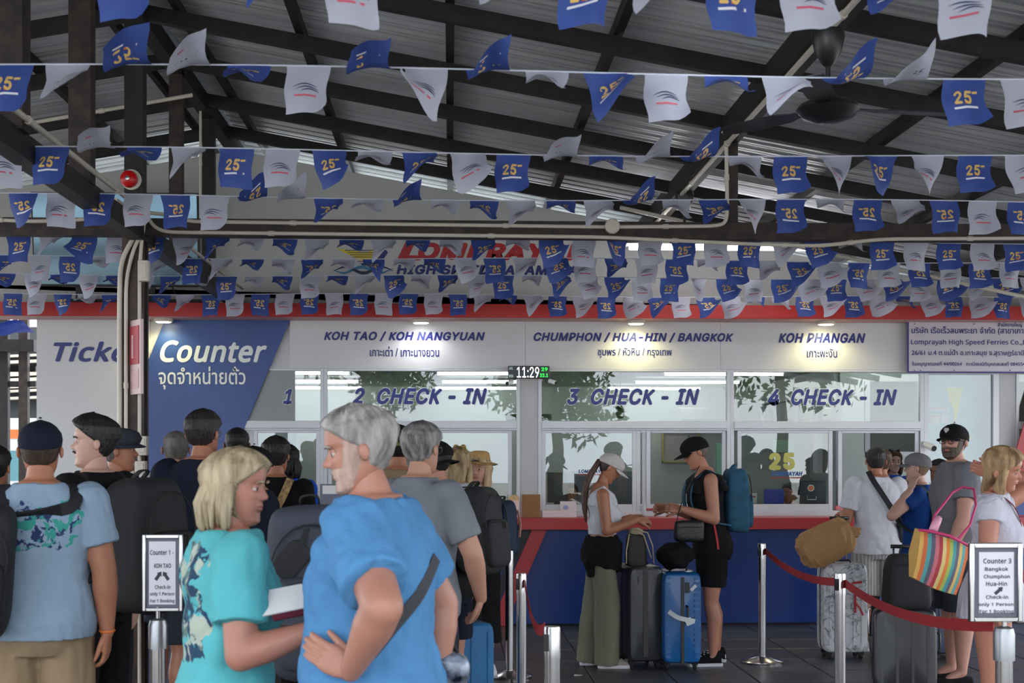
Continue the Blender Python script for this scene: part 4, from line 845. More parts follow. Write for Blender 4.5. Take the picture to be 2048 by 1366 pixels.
def hand(d, n, L, side, curl=.5, thumb=.6, spread=.12, vox=.0038, curls=None):
    """d along the hand, n out of the palm, side=+1 when the thumb leaves towards d x n"""
    d = N(d); n = N(np.array(n)-d*np.dot(n, d)); s = np.cross(d, n)*side; g = G(); P = lambda a, b, c_: d*a*L+s*b*L+n*c_*L
    R_ = []
    for t, w_, h_ in ((-.06, .135, .11), (.04, .15, .105), (.18, .205, .10), (.34, .225, .09), (.47, .215, .075)):
        a = np.arange(14)*2*pi/14; R_.append(np.array([P(t, .01+math.copysign(abs(math.cos(q))**.8, math.cos(q))*w_, math.copysign(abs(math.sin(q))**.8, math.sin(q))*h_*.85) for q in a]))
    g.rings(R_)
    for i, (b, l, r) in enumerate(((.155, .43, .052), (.055, .48, .054), (-.045, .44, .051), (-.14, .35, .045))):
        cu = curls[i] if curls else curl; p = P(.44, b, 0); ang = cu*.35; pts = [P(.36, b*.9, 0), p]; dev = spread*(b-.01)*4
        for k, fr in enumerate((.46, .3, .24)):
            q = math.cos(ang)*d+math.sin(ang)*n+s*dev*.25; p = p+q*l*fr*L; pts.append(p); ang += cu*(.95 if k == 0 else .8)
        g.tube(pts, [r*L*1.05, r*L*1.05, r*L, r*L*.92, r*L*.78], 8); g.ell(pts[-1], (r*L*.8,)*3, 8, 6)
    b0 = P(.1, .14, .03); dr = N(d*.75+s*.75*thumb+n*.35*(1.2-thumb)); p1 = b0+dr*.2*L; dr2 = N(d*.95+s*.35*thumb+n*.35*curl); p2 = p1+dr2*.2*L; p3 = p2+N(dr2+n*.3*curl)*.15*L
    g.tube([b0-dr*.05*L, b0, p1, p2, p3], [.075*L, .08*L, .066*L, .057*L, .045*L], 8); g.ell(p3, (.046*L,)*3, 8, 6)
    return remesh(g, vox, 1)
SK = {}
def person(label, px, Y, face, H, skinc=('fair', (196, 146, 124)), build=1., fem=False, belly=0., lean=0., head=(0, 0, 0), armL=None, armR=None, legs=None,
           top=None, bottom=None, shoes=None, hair=None, beard=None, cap=None, glasses=False, group=None, vox=.010, hv=.0045, hands=(1, 1), extra=None, pelvis=None, xy=None, headdir=None):
    """stands at photo column px, depth Y; face: turn in degrees (0 looks away, 90 looks left, 180 to the lens, -90 right).  arms = (upper dir, fore dir, hand dir, palm normal, curl) in body axes x right, y ahead, z up"""
    x0 = X(px, Y) if xy is None else xy[0]; root = thing('person', label, 'person', (x0, Y if xy is None else xy[1], 0), R(face), group=group)
    sk = skin(*skinc); lip = mat('lip_'+skinc[0], tuple(int(a*b) for a, b in zip(skinc[1], (.93, .78, .76))), .4); b = build; fw = .93 if fem else 1.
    hz = .52*H
    def bend(v):
        if not lean: return v
        v = np.array(v, float); t = np.clip((v[..., 2]-.46*H)/(.14*H), 0, 1); a = -R(lean)*t; y, z = v[..., 1].copy(), v[..., 2]-hz
        v[..., 1] = y*np.cos(a)-z*np.sin(a); v[..., 2] = hz+y*np.sin(a)+z*np.cos(a); return v
    def bb(g): g.v = [bend(q) for q in g.v]; return g
    tor = [(.455, .075, .060, 0), (.49, .097, .070, 0), (.53, .101*(1.05 if fem else 1), .073, -.003), (.575, .094*(1 if fem else 1), .065, 0), (.62, .083*(.92 if fem else 1), .060, .004), (.67, .088, .064, .004), (.72, .098, .070, .006+(.010 if fem else 0)), (.76, .100, .069, .002), (.79, .099, .060, -.004), (.815, .090, .050, -.007), (.832, .070, .043, -.008), (.848, .050, .040, -.006), (.862, .038, .036, -.004)]
    def torso(g, e=0., z0=.455, z1=.862, top_r=None, mul=1.):
        rs = []
        zz = [q[0] for q in tor]; zs_ = sorted(set([z0, z1]+[z for z in zz if z0 < z < z1]))
        for z in zs_:
            rx, ry, oy = (np.interp(z, zz, [q[k] for q in tor]) for k in (1, 2, 3)); bl = belly*gs((z-.60)/.075)*H
            e_h = e+(.012*np.clip((.60-z)/.12, 0, 1) if e > .012 else 0); rx = rx*fw*b*H*mul+e_h+bl*.35; ry = ry*b*H*mul+e_h+bl*.55
            rs.append(ring((0, oy*H+bl*.45, z*H), rx, ry, 26, .82))
        g.rings(rs); return g
    shx = .098*fw*b*H; SH_ = {1: np.array([shx, -.006*H, .808*H]), -1: np.array([-shx, -.006*H, .808*H])}
    LU, LF, LH = .168*H, .150*H, .104*H
    arms = {}
    for sd, A in ((1, armR), (-1, armL)):
        if A is None: A = ((.12*sd, -.05, -1), (.05*sd, .12, -1), (0, .1, -1), (-sd, 0, 0), .45)
        e_ = SH_[sd]+N(A[0])*LU; w_ = e_+N(A[1])*LF; arms[sd] = (SH_[sd], e_, w_, A)
    hipx = .052*b*H*(1.05 if fem else 1); L = {}
    for sd in (1, -1):
        kd, ad = (legs or {}).get(sd, ((.02*sd, .02, -1), (.0, -.03, -1)))
        h_ = np.array([sd*hipx, 0, .50*H]); k_ = h_+N(kd)*.225*H; a_ = k_+N(ad)*.235*H; L[sd] = (h_, k_, a_)
    # put the lower foot on the ground
    dzf = min(L[1][2][2], L[-1][2][2])-.042*H
    root.location.z = -dzf; 
    g = G(); torso(g)
    for sd in (1, -1):
        s_, e_, w_, A = arms[sd]; g.cone(s_, e_, .033*b*H, .026*b*H); g.ell(s_+np.array([0, 0, -.004*H]), (.036*b*H, .035*b*H, .038*b*H))
        m_ = e_+(w_-e_)*.28; g.cone(e_, m_, .0255*b*H, .0265*b*H); g.cone(m_, w_, .0265*b*H, .0165*H)
        h_, k_, a_ = L[sd]; mt = h_+(k_-h_)*.35; g.cone(h_, mt, .052*b*H, .050*b*H); g.cone(mt, k_, .050*b*H, .032*b*H); mc = k_+(a_-k_)*.3+np.array([0, -.012*H, 0]); g.cone(k_, mc, .031*b*H, .034*b*H); g.cone(mc, a_, .034*b*H, .019*H); g.cone(a_, a_+np.array([0, .05*H, -.025*H]), .02*H, .016*H)
    if fem:
        for sd in (1, -1): g.ell((sd*.045*H, .058*H, .715*H), (.034*H*b, .030*H*b, .034*H*b))
    # neck and head frame
    hs = .138*H if not fem else .137*H
    nb = np.array([0, -.004*H, .835*H]); yaw, pitch, roll = (R(q) for q in head)
    RH = rotz(yaw) @ rotx(pitch) @ roty(roll)
    hc = np.array([0, .010*H, (1-.068)*H])+(RH @ np.array([0, 0, .05])-np.array([0, 0, .05]))*H*.5+np.array([-math.sin(yaw)*math.sin(max(0, -pitch)), math.cos(yaw)*math.sin(max(0, -pitch)), 0])*.03*H
    T = lambda q: bend(hc+(np.asarray(q) @ RH.T)*hs)
    bb(g)
    nt_ = hc+(RH @ np.array([0, -.03, -.16]))*hs
    g2 = G(); g2.tube([nb-np.array([0, 0, .02*H]), nb, (nb+nt_)/2, nt_], [.040*b*H, .034*H*b**.5*fw, .0305*H*b**.5*fw, .0265*H*fw], 16); bb(g2)
    for v_ in g2.v: g.v.append(v_)
    off_ = g.n
    for q in g2.f: g.f.append(tuple(i+off_ for i in q)); g.m.append(0)
    g.n += g2.n
    body = remesh(g, vox, 3)
    # head
    hv_, P, Z = hgrid(72, 84, fem); lips = (np.abs(hv_[..., 0]) < .085) & (Z > -.268) & (Z < -.190) & (np.cos(P) > .5)
    bm = G(); bm.add(np.concatenate(body.v), body.f)
    V = T(hv_); n_ = 72; fs = []; ms = []
    for i in range(83):
        for j in range(n_): k = (j+1) % n_; fs.append((i*n_+j, i*n_+k, (i+1)*n_+k, (i+1)*n_+j)); ms.append(1 if lips[i, j] else 0)
    b0 = bm.n; bm.add(V.reshape(-1, 3), fs); bm.m[-len(fs):] = ms
    for sd in (1, -1):   # ears
        c = np.array([sd*.315, -.055, -.02]); 
        R_ = []
        for t, wd in ((0, .2), (.25, .75), (.5, 1), (.8, .85), (1, .5)):
            a = np.arange(14)*2*pi/14; R_.append(T(np.stack([c[0]+sd*(.0+.075*t)+0*a, c[1]-.035*t+np.cos(a)*.062*wd*(1+.1*np.sin(a)), c[2]+.02*t*0+np.sin(a)*.105*wd], 1)))
        bm.rings(R_)
        e = np.array([sd*.133, .262, .035]); bm.ell(T(e+np.array([0, 0, .014])), (.049*hs,)*3, 14, 10); bm.ell(T(e+np.array([0, .0, -.028])), (.042*hs,)*3, 14, 10)     # lid
    for i, sd in enumerate((-1, 1)):
        if not hands[i]: continue
        s_, e_, w_, A = arms[sd]; hg = hand(A[2], A[3], LH, sd*(-1 if len(A) < 6 else A[5]), A[4], vox=hv, curls=A[6] if len(A) > 6 else None)
        vv = np.concatenate(hg.v)+w_; bm.add(bend(vv), hg.f)
    ob = bm.build('body', [sk, lip], root, smooth=True, world=False)
    # eyes
    for sd in (1, -1):
        g = G(); e = np.array([sd*.133, .264, .026]); g.ell(T(e), (.0475*hs,)*3, 14, 10, 0)
        ey = N(np.array([0.04*sd, 1, -.02])); g.tube([T(e+ey*.040), T(e+ey*.0505)], [.027*hs, .024*hs], 12, 1); g.build('eye', [eyew, iris], root, smooth=True, world=False)
    hairM = None
    if hair:
        kind, hn, hcol, hc2 = (hair+(None,))[:4]; hairM = hairmat(hn, hcol, hc2)
        g = G(); Vh, P, Z = hgrid(88, 70, fem, hairstyle(kind, fem), 0., -.44, .5, dense=False); gridG(g, T(Vh)); g.build('hair', hairM, root, smooth=True, world=False)
        g = G()
        for sd in (1, -1):
            pts = [T(np.array(q)*[sd, 1, 1]) for q in ((.06, .372, .105), (.11, .378, .125), (.17, .345, .122), (.205, .30, .10))]; g.tube(pts, [.008*hs, .013*hs, .011*hs, .004*hs], 6, flat=1.4)
        g.build('eyebrow', hairM, root, smooth=True, world=False)
        if kind in ('long',):
            Lh = hair[4] if len(hair) > 4 else .9
            g = G(); R_ = []
            for t in np.linspace(0, 1, 14):
                z = .28-t*Lh*1.6; y = -.16-.14*t; sp = np.interp(t, [0, .2, .5, .85, 1], [.30, .37, .36, .28, .12]); dp = np.interp(t, [0, .2, .5, .85, 1], [.28, .27, .17, .13, .05])
                a = np.arange(40)*2*pi/40; rr = 1+.05*np.sin(a*7+t*4)+.05*np.sin(a*13-t*5)+.03*np.sin(a*19+t*9)
                R_.append(T(np.stack([np.cos(a)*sp*rr, y+np.sin(a)*dp*rr, z+0*a], 1)))
            g.rings(R_)
            for sd in (1, -1):
                pts = [T((sd*.29, .12, .2)), T((sd*.335, .06, -.05)), T((sd*.34, .05, -.35)), T((sd*.33, .06, -.35-Lh*.5)), T((sd*.30, .02, -.35-Lh*.85))]; g.tube(pts, [.05*hs, .09*hs, .11*hs, .09*hs, .03*hs], 12, flat=1.3)
            g.build('long_hair', hairM, root, smooth=True, world=False)
        if kind == 'bob':
            g = G()
            rn = random.Random(5)
            for k in range(64):
                ph = pi*(.46+1.08*k/63)+rn.uniform(-.03, .03); c = np.array([math.sin(ph)*.33, math.cos(ph)*.40-.03, 0]); q = rn.uniform(.78, 1.22)
                pts = [T(c*[.8, .8, 1]+[0, 0, .25]), T(c*1.1+[0, 0, .02]), T(c*1.12*q+[0, 0, -.22]), T(c*1.02*q+[0, 0, -.42*q]), T(c*.9*q+[0, 0, -.52*q])]; g.tube(pts, [.03*hs, .05*hs, .052*hs, .032*hs, .006*hs], 6)
            g.build('long_hair', hairM, root, smooth=True, world=False)
    if beard:
        bn, bc, full = beard; bmt = hairmat(bn, bc)
        def bo(P, Z):
            c = np.cos(P); x = np.abs(np.interp(Z, ZW, WM)*np.sin(P)); up = -.13+.30*np.clip((x-.23)/.05, 0, 1); m = np.clip((up-Z)/.03, 0, 1)*np.clip((c+.12)/.12, 0, 1)
            m = m*np.where((x < .06) & (Z > -.255) & (Z < -.205) & (c > 0), 0, 1)
            return -.02+m*(.024+.016*full+.005*np.sin(P*37+Z*29)*full)
        g = G(); Vh, P, Z = hgrid(100, 90, fem, bo, 1., -.5, .22, dense=False); gridG(g, T(Vh)); g.build('beard', bmt, root, smooth=True, world=False)
    if cap:
        ck_, cm, turn = cap[:3]; cm2 = cap[3] if len(cap) > 3 else cm
        if ck_ == 'cap':
            def co(P, Z): return .034+.032*np.clip(Z/.5, 0, 1)+.006*np.cos(P*6)*np.clip((Z-.2)/.2, 0, 1)*np.clip((.45-Z)*10, 0, 1)
            g = G(); a = R(turn); Vh, P, Z = hgrid(60, 22, fem, co, 0., .10, .5, dense=False); Zc = Vh[..., 2]; front = np.cos(P); Vh[..., 2] = Zc+.06*(1-np.clip((Zc-.1)/.3, 0, 1))*front*(1 if turn == 0 else -.6)-.02
            gridG(g, T(Vh)); g.build('cap_crown', cm, root, smooth=True, world=False)
            g = G(); up = []; 
            for i, r in enumerate((0, .33, .66, 1)):
                row = []
                for j in range(13):
                    s = -1+2*j/12; ph = s*1.05; bx = math.sin(ph)*.345; by = math.cos(ph)*.36-.03; L_ = (.36*math.sqrt(max(0, 1-(s*.92)**2))+.02)*r
                    p = np.array([bx*(1-.02*r), by+L_, .155-.07*s*s-.05*r-.05*r*r*(1-s*s)*.4])
                    if turn == 180: p = p*[1, 1, 1]+[0, -.02, -.10]
                    row.append(p)
                up.append(row)
            up = np.array(up)
            if turn: up = up @ rotz(a).T+np.array([0, -.0, -.02])
            lo = up-np.array([0, 0, .022]); nn = 13; V = np.concatenate([up.reshape(-1, 3), lo.reshape(-1, 3)]); f = []; B_ = 4*nn
            for i in range(3):
                for j in range(nn-1): q = (i*nn+j, i*nn+j+1, (i+1)*nn+j+1, (i+1)*nn+j); f.append(q[::-1]); f.append(tuple(k+B_ for k in q))
            for j in range(nn-1): f.append((3*nn+j, 3*nn+j+1, B_+3*nn+j+1, B_+3*nn+j)); f.append((j+1, j, B_+j, B_+j+1))
            for i in range(3): f.append((i*nn, (i+1)*nn, B_+(i+1)*nn, B_+i*nn)); f.append(((i+1)*nn+nn-1, i*nn+nn-1, B_+i*nn+nn-1, B_+(i+1)*nn+nn-1))
            g.add(T(V), f); g.build('cap_brim', cm2, root, smooth='auto', world=False)
            g = G(); g.ell(T((0, -.03, .575)), (.03*hs, .03*hs, .015*hs), 10, 6); g.build('cap_button', cm, root, smooth=True, world=False)
            if turn == 0: tb = (-.44, 0)
        elif ck_ == 'straw':
            a = np.arange(48)*2*pi/48; R_ = []
            for r, z, wv in ((.66, .26, .06), (.60, .27, .04), (.48, .28, .02), (.395, .28, 0), (.385, .35, 0), (.365, .50, 0), (.32, .62, 0), (.24, .66, 0), (.12, .645, 0), (.001, .64, 0)):
                R_.append(T(np.stack([np.cos(a)*r*.9, np.sin(a)*r-.03, z+wv*np.sin(2*a+1)-.12*np.maximum(0, r-.45)*np.abs(np.cos(a))*3], 1)))
            g = G(); g.rings(R_, cap=False)
            g.rings([r_-np.array([0, 0, .012*hs]) for r_ in R_[:5]], cap=False); g.build('hat', cm, root, smooth=True, world=False)
            g = G(); g.rings([T(np.stack([np.cos(a)*r*.9, np.sin(a)*r-.03, z+0*a], 1)) for r, z in ((.402, .285), (.398, .35))], cap=False); g.build('hat_band', cm2, root, smooth=True, world=False)
        elif ck_ == 'flat':
            a = np.arange(40)*2*pi/40; R_ = []
            for r, z, q in ((.40, .16, 0), (.43, .22, .03), (.45, .34, .06), (.40, .48, .03), (.25, .55, 0), (.001, .57, 0)): R_.append(T(np.stack([np.cos(a)*r*.88, np.sin(a)*(r+.03)-.02+q, z+0*a-.03*np.sin(a)], 1)))
            g = G(); g.rings(R_); g.build('cap_crown', cm, root, smooth=True, world=False)
            R_ = [T(np.stack([np.cos(a)*r*.85, np.sin(a)*r-.0, z+0*a-.04*np.abs(np.cos(a))], 1)) for r, z in ((.40, .20), (.60, .12), (.605, .10), (.40, .17))]; g = G(); g.rings(R_, cap=False); g.build('cap_brim', cm2, root, smooth=True, world=False)
    if glasses:
        gm_ = mat('spectacle_frame', (30, 26, 24), .3) if glasses == 1 else mat('spectacle_wire', (120, 110, 100), .3, metal=.6)
        g = G()
        for sd in (1, -1):
            a = np.linspace(0, 2*pi, 25); pts = [T((sd*.135+.092*math.cos(q), .392+.0*math.sin(q)-.02*abs(math.cos(q)), .02+.078*math.sin(q))) for q in a]; g.tube(pts, .009*hs, 6)
            g.tube([T((sd*.225, .37, .04)), T((sd*.30, .25, .045)), T((sd*.335, -.02, .03)), T((sd*.33, -.08, -.01))], .008*hs, 6)
        g.tube([T((-.045, .41, .04)), T((0, .425, .048)), T((.045, .41, .04))], .008*hs, 6); g.build('glasses', gm_, root, smooth='auto', world=False)
    # clothes
    if top:
        kind, tm = top[:2]; o_ = top[2] if len(top) > 2 else {}; hem = o_.get('hem', .47); g = G(); e = o_.get('e', .014)
        if kind == 'tee':
            sl_ = o_.get('sleeve', .55); torso(g, e, hem, .856)
            for sd in (1, -1):
                s_, e_, w_, A = arms[sd]; d = e_-s_; g.ell(s_, (.036*b*H+e,)*3); r1 = .036*b*H+e*.8; r2 = .033*b*H+e*1.15
                if sl_ <= 1: g.cone(s_-d*.05, s_+d*sl_, r1, r2, m=1)
                else: g.cone(s_, e_, r1, .028*b*H+e*.8, m=0); g.cone(e_, e_+(w_-e_)*(sl_-1), .028*b*H+e*.8, .02*H+e*.6, m=1)
            if fem:
                for sd in (1, -1): g.ell((sd*.043*H, .060*H, .712*H), (.040*H*b, .034*H*b, .038*H*b))
        elif kind == 'tank':
            torso(g, e, hem, .797)
            if fem:
                for sd in (1, -1): g.ell((sd*.043*H, .060*H, .712*H), (.041*H*b, .037*H*b, .039*H*b))
            wd = o_.get('strap', .022)
            for sd in (1, -1):
                sx = .062*b*fw*H; pts = [(sd*sx, .058*H*b, .755*H), (sd*sx*.98, .045*H*b, .80*H), (sd*sx*.93, .0, .8345*H), (sd*sx*.98, -.05*H*b, .805*H), (sd*sx, -.062*H*b, .755*H)]; g.tube(pts, wd*H*.55, 10, up=(1, 0, 0), flat=2.)
        bb(g); rg = remesh(g, max(vox, .009), 3, o_.get('wr', .006), seed=px*.37, wst=(1, 1, .7)); rg.build(o_.get('name', 't_shirt' if kind == 'tee' else 'tank_top'), tm, root, smooth=True, world=False)
    if bottom:
        kind, bmt = bottom[:2]; o_ = bottom[2] if len(bottom) > 2 else {}; g = G(); wz = o_.get('waist', .60); e = o_.get('e', .018); hem = o_.get('hem', .30)
        if kind in ('shorts', 'trousers'):
            torso(g, e*.4, .45, wz); 
            for sd in (1, -1):
                h_, k_, a_ = L[sd]; fl = o_.get('flare', 1.)
                if kind == 'shorts': t = (h_[2]/H-hem)/(h_[2]/H-k_[2]/H); t = min(t, 1.15); g.cone(h_+np.array([0, 0, .03*H]), h_+(k_-h_)*t, .052*b*H+e*.5, (.047*b*H+e*1.25)*fl, m=1)
                else: g.cone(h_, k_, .053*b*H+e*.4, (.038*b*H+e)*fl**.5, n=18); g.cone(k_, a_+(a_-k_)*o_.get('drop', .0), (.038*b*H+e)*fl**.5, (.028*b*H+e)*fl, n=18, m=1); g.ell(k_, ((.037*b*H+e)*fl**.5,)*3)
        else:
            rs = [ring((0, 0, z*H), rx*H*b, ry*H*b, 28, .9) for z, rx, ry in o_.get('rings', ((.62, .085, .065), (.53, .112, .083), (.42, .118, .09), (hem, .125, .10)))]; g.rings(rs)
        bb(g); rg = remesh(g, max(vox, .009), 2, o_.get('wr', .006), seed=px*.21+3, wst=(1, 1, .35)); rg.build(o_.get('name', kind), bmt, root, smooth=True, world=False)
    if shoes:
        kind, s1_, s2_ = shoes
        for sd in (1, -1):
            a_ = L[sd][2]; z0 = a_[2]-.042*H; fl = .152*H; g = G(); up = []; so = []
            for t, w_, h_ in ((-.27, .13, .30), (-.22, .2, .44), (-.05, .22, .46), (.12, .22, .40), (.35, .26, .27), (.55, .28, .2), (.68, .24, .17), (.74, .12, .13)):
                a = np.linspace(0, pi, 9); cx = a_[0]; y = a_[1]+t*fl
                up.append(np.concatenate([np.stack([cx+np.cos(a)*w_*fl*.62, y+0*a, z0+.02+np.sin(a)**.8*h_*fl*(.8 if kind != 'sandal' else .25)], 1), [[cx-w_*fl*.6, y, z0+.01], [cx+w_*fl*.6, y, z0+.01]]]))
                so.append(np.array([(cx-w_*fl*.68, y+t*.004, z0), (cx+w_*fl*.68, y+t*.004, z0), (cx+w_*fl*.68, y+t*.004, z0+.024), (cx-w_*fl*.68, y+t*.004, z0+.024)]))
            if kind != 'none':
                g.rings(up); sh_ = g.build('shoe', s1_, root, smooth='auto', world=False); g = G(); g.rings(so); g.build('sole', s2_, sh_, smooth='auto', world=False)
                if kind == 'sneaker':
                    g = G()
                    for k in range(4): y = a_[1]+(.16+.1*k)*fl; zz = z0+.02+np.interp(.16+.1*k, [.12, .35, .55], [.40, .27, .2])*fl*.8; g.box(a_[0]-.018, a_[0]+.018, y-.003, y+.003, zz-.004, zz+.004)
                    g.box(a_[0]-.03, a_[0]+.03, a_[1]-.26*fl, a_[1]-.20*fl, z0+.03, z0+.06); g.build('laces', s2_, sh_, world=False)
    root['H'] = H
    info = dict(root=root, H=H, bend=bend, T=T, SH=SH_, arms=arms, L=L, b=b, hs=hs, fw=fw, hc=hc)
    return info
def local_build(g, name, mats, info_or_root, smooth=True): return g.build(name, mats, info_or_root, smooth=smooth, world=False)
def sbox(g, c, s, p=.35, n=28, m=14, mi=0, taper=0., Rm=None):
    """soft superellipsoid box of half sizes s"""
    th = np.linspace(-pi/2, pi/2, m); ph = np.arange(n)*2*pi/n; R_ = []
    f = lambda a, p: np.sign(a)*np.abs(a)**p
    for t in th:
        k = max(f(np.cos(t), p), 1e-3); z = f(np.sin(t), p); tp = 1-taper*(z*.5+.5)
        v = np.stack([f(np.cos(ph), p)*k*s[0]*tp, f(np.sin(ph), p)*k*s[1]*tp, z*s[2]+0*ph], 1)
        if Rm is not None: v = v @ Rm.T
        R_.append(v+np.array(c))
    return g.rings(R_, True, mi)
def ribbon(g, pts, w_, th, wdir=(1, 0, 0), mi=0, sub=6):
    P = [np.array(p, float) for p in pts]; Q = []
    for i in range(len(P)-1):
        a, b, c, d = P[max(i-1, 0)], P[i], P[i+1], P[min(i+2, len(P)-1)]
        for k in range(sub): t = k/sub; Q.append(.5*((2*b)+(c-a)*t+(2*a-5*b+4*c-d)*t*t+(3*b-a-3*c+d)*t**3))
    Q.append(P[-1]); R_ = []
    for i, p in enumerate(Q):
        d = N(Q[min(i+1, len(Q)-1)]-Q[max(i-1, 0)]); wd = np.array(wdir, float); wd = N(wd-d*np.dot(wd, d)); n = np.cross(d, wd)
        R_.append(np.array([p-wd*w_/2-n*th/2, p+wd*w_/2-n*th/2, p+wd*w_/2+n*th/2, p-wd*w_/2+n*th/2]))
    return g.rings(R_, True, mi)
def backpack(label, inf, m, trim, w=.30, d=.17, h=.46, z=.70, y=None, tilt=0, pocket=True, sm=None, front=False, group=None, side=0, strapmat=None, roll_=0):
    """worn on the back of a person; strap loops run over the shoulders"""
    H = inf['H']; b = inf['b']; pr = inf['root']; bend = inf['bend']
    t = thing('backpack', label, 'backpack', pr.location, pr.rotation_euler[2], group=group)
    yb = -(.066*b*H+.012) if y is None else y; sg = 1 if front else -1
    if front: yb = .075*b*H+.01
    c = np.array([side, yb+sg*d/2, z*H]); Rm = rotx(R(tilt)) @ roty(R(roll_))
    g = G(); sbox(g, (0, 0, 0), (w/2, d/2, h/2), .42, 36, 20, taper=.12); v = g.v[0]
    nz = np.array([noise.noise(Vector(p*7+d)) for p in v]); g.v[0] = bend((v*(1+.05*nz[:, None])) @ Rm.T+c); g.build('main_body', m, t, smooth=True, world=False)
    if pocket:
        g = G(); sbox(g, (0, sg*d*.42, -h*.16), (w*.40, d*.2, h*.27), .4, 28, 14); v = g.v[0]; g.v[0] = bend(v @ Rm.T+c); g.build('front_pocket', m, t, smooth=True, world=False)
        g = G()
        a = np.linspace(-.5, pi+.5, 16); g.tube([(math.cos(q)*w*.42, sg*d*.52-sg*.004, h*.10+math.sin(q)*h*.30) for q in a], .004, 6); v = g.v[0]; g.v[0] = bend(v @ Rm.T+c); g.build('zipper', trim, t, smooth=True, world=False)
        g = G(); g.tube([(-w*.36, sg*d*.55, h*.06), (0, sg*d*.64, h*.085), (w*.36, sg*d*.55, h*.06)], .004, 6); g.box(w*.1, w*.13, sg*d*.66-.004, sg*d*.66+.004, 0, h*.07); g.v = [bend(q @ Rm.T+c) for q in g.v]; g.build('pocket_zipper', trim, t, smooth=True, world=False)
    g = G(); ribbon(g, [(-.035, -sg*d*.2, h*.46), (-.03, 0, h*.55), (.03, 0, h*.55), (.035, -sg*d*.2, h*.46)], .022, .008, (0, 1, 0)); g.v = [bend(q @ Rm.T+c) for q in g.v]; g.build('grab_handle', strapmat or trim, t, smooth=True, world=False)
    for sd in (1, -1):
        sx = .070*H*b; e = .022; g = G()
        pts = [(sd*w*.22+side, yb, z*H+h*.38), (sd*sx*.95, -.055*H*b-e, .80*H), (sd*sx, -.01*H, .838*H+e), (sd*sx*1.05, .045*H*b+e, .81*H), (sd*sx*1.12, .072*H*b+e, .74*H), (sd*sx*1.35, .055*H*b+e, .67*H), (sd*sx*1.4, 0, .63*H), (sd*w*.42+side, yb, z*H-h*.36)]
        if front: pts = [(p[0], -p[1] if i not in (0, 7) else p[1], p[2]) for i, p in enumerate(pts)]
        ribbon(g, pts, .052, .012, (1, .2*sd, 0)); g.v = [bend(q) for q in g.v]; g.build('shoulder_strap', strapmat or m, t, smooth='auto', world=False)
    return t
# ------------------------------------------------------------------ people
def wd(f, x, y, z): f = R(f); return (x*math.cos(f)+y*math.sin(f), -x*math.sin(f)+y*math.cos(f), z)
def warm(f, up, fo, ha, pn, curl=.5, *a): return (wd(f, *up), wd(f, *fo), wd(f, *ha), wd(f, *pn), curl)+a
fair = ('fair', (178, 132, 112)); tan = ('tan', (168, 112, 86)); red = ('ruddy', (168, 118, 100)); pale = ('pale', (190, 150, 134)); brown = ('brown', (120, 80, 60)); bronz = ('bronze', (166, 110, 82))
navyc = cloth('navy', (22, 27, 44)); blackc = cloth('black', (17, 17, 20)); greyc = cloth('grey', (122, 128, 136), var=.14, bump=.5, bs=220); whitec = cloth('white', (206, 206, 214)); khaki = cloth('khaki', (142, 122, 98), var=.1)
char = cloth('charcoal', (50, 53, 62)); skyc = cloth('sky_blue', (78, 132, 180)); bluet_ = cloth('royal_blue', (24, 84, 206)); sage = cloth('sage', (112, 113, 97)); heather = cloth('light_heather', (138, 160, 182), var=.1, bump=.4, bs=240)
midb = cloth('mid_blue', (18, 58, 124)); mauve = cloth('mauve', (110, 92, 104)); teal = mat('cloth_teal', (36, 84, 110), .8, var=.18, vs=9, bump=.4, bs=120, stretch=(1, 1, 3)); ink = mat('webbing_black', (22, 22, 25), .7, bump=.3, bs=200)
packb = mat('pack_black', (22, 23, 27), .75, var=.1, vs=6, bump=.35, bs=220); packg = mat('pack_slate', (52, 57, 70), .7, var=.2, vs=5, bump=.35, bs=180); packn = mat('pack_navy', (22, 40, 66), .7, var=.15, vs=5, bump=.3, bs=200)
Q = 'people queuing in the hall'
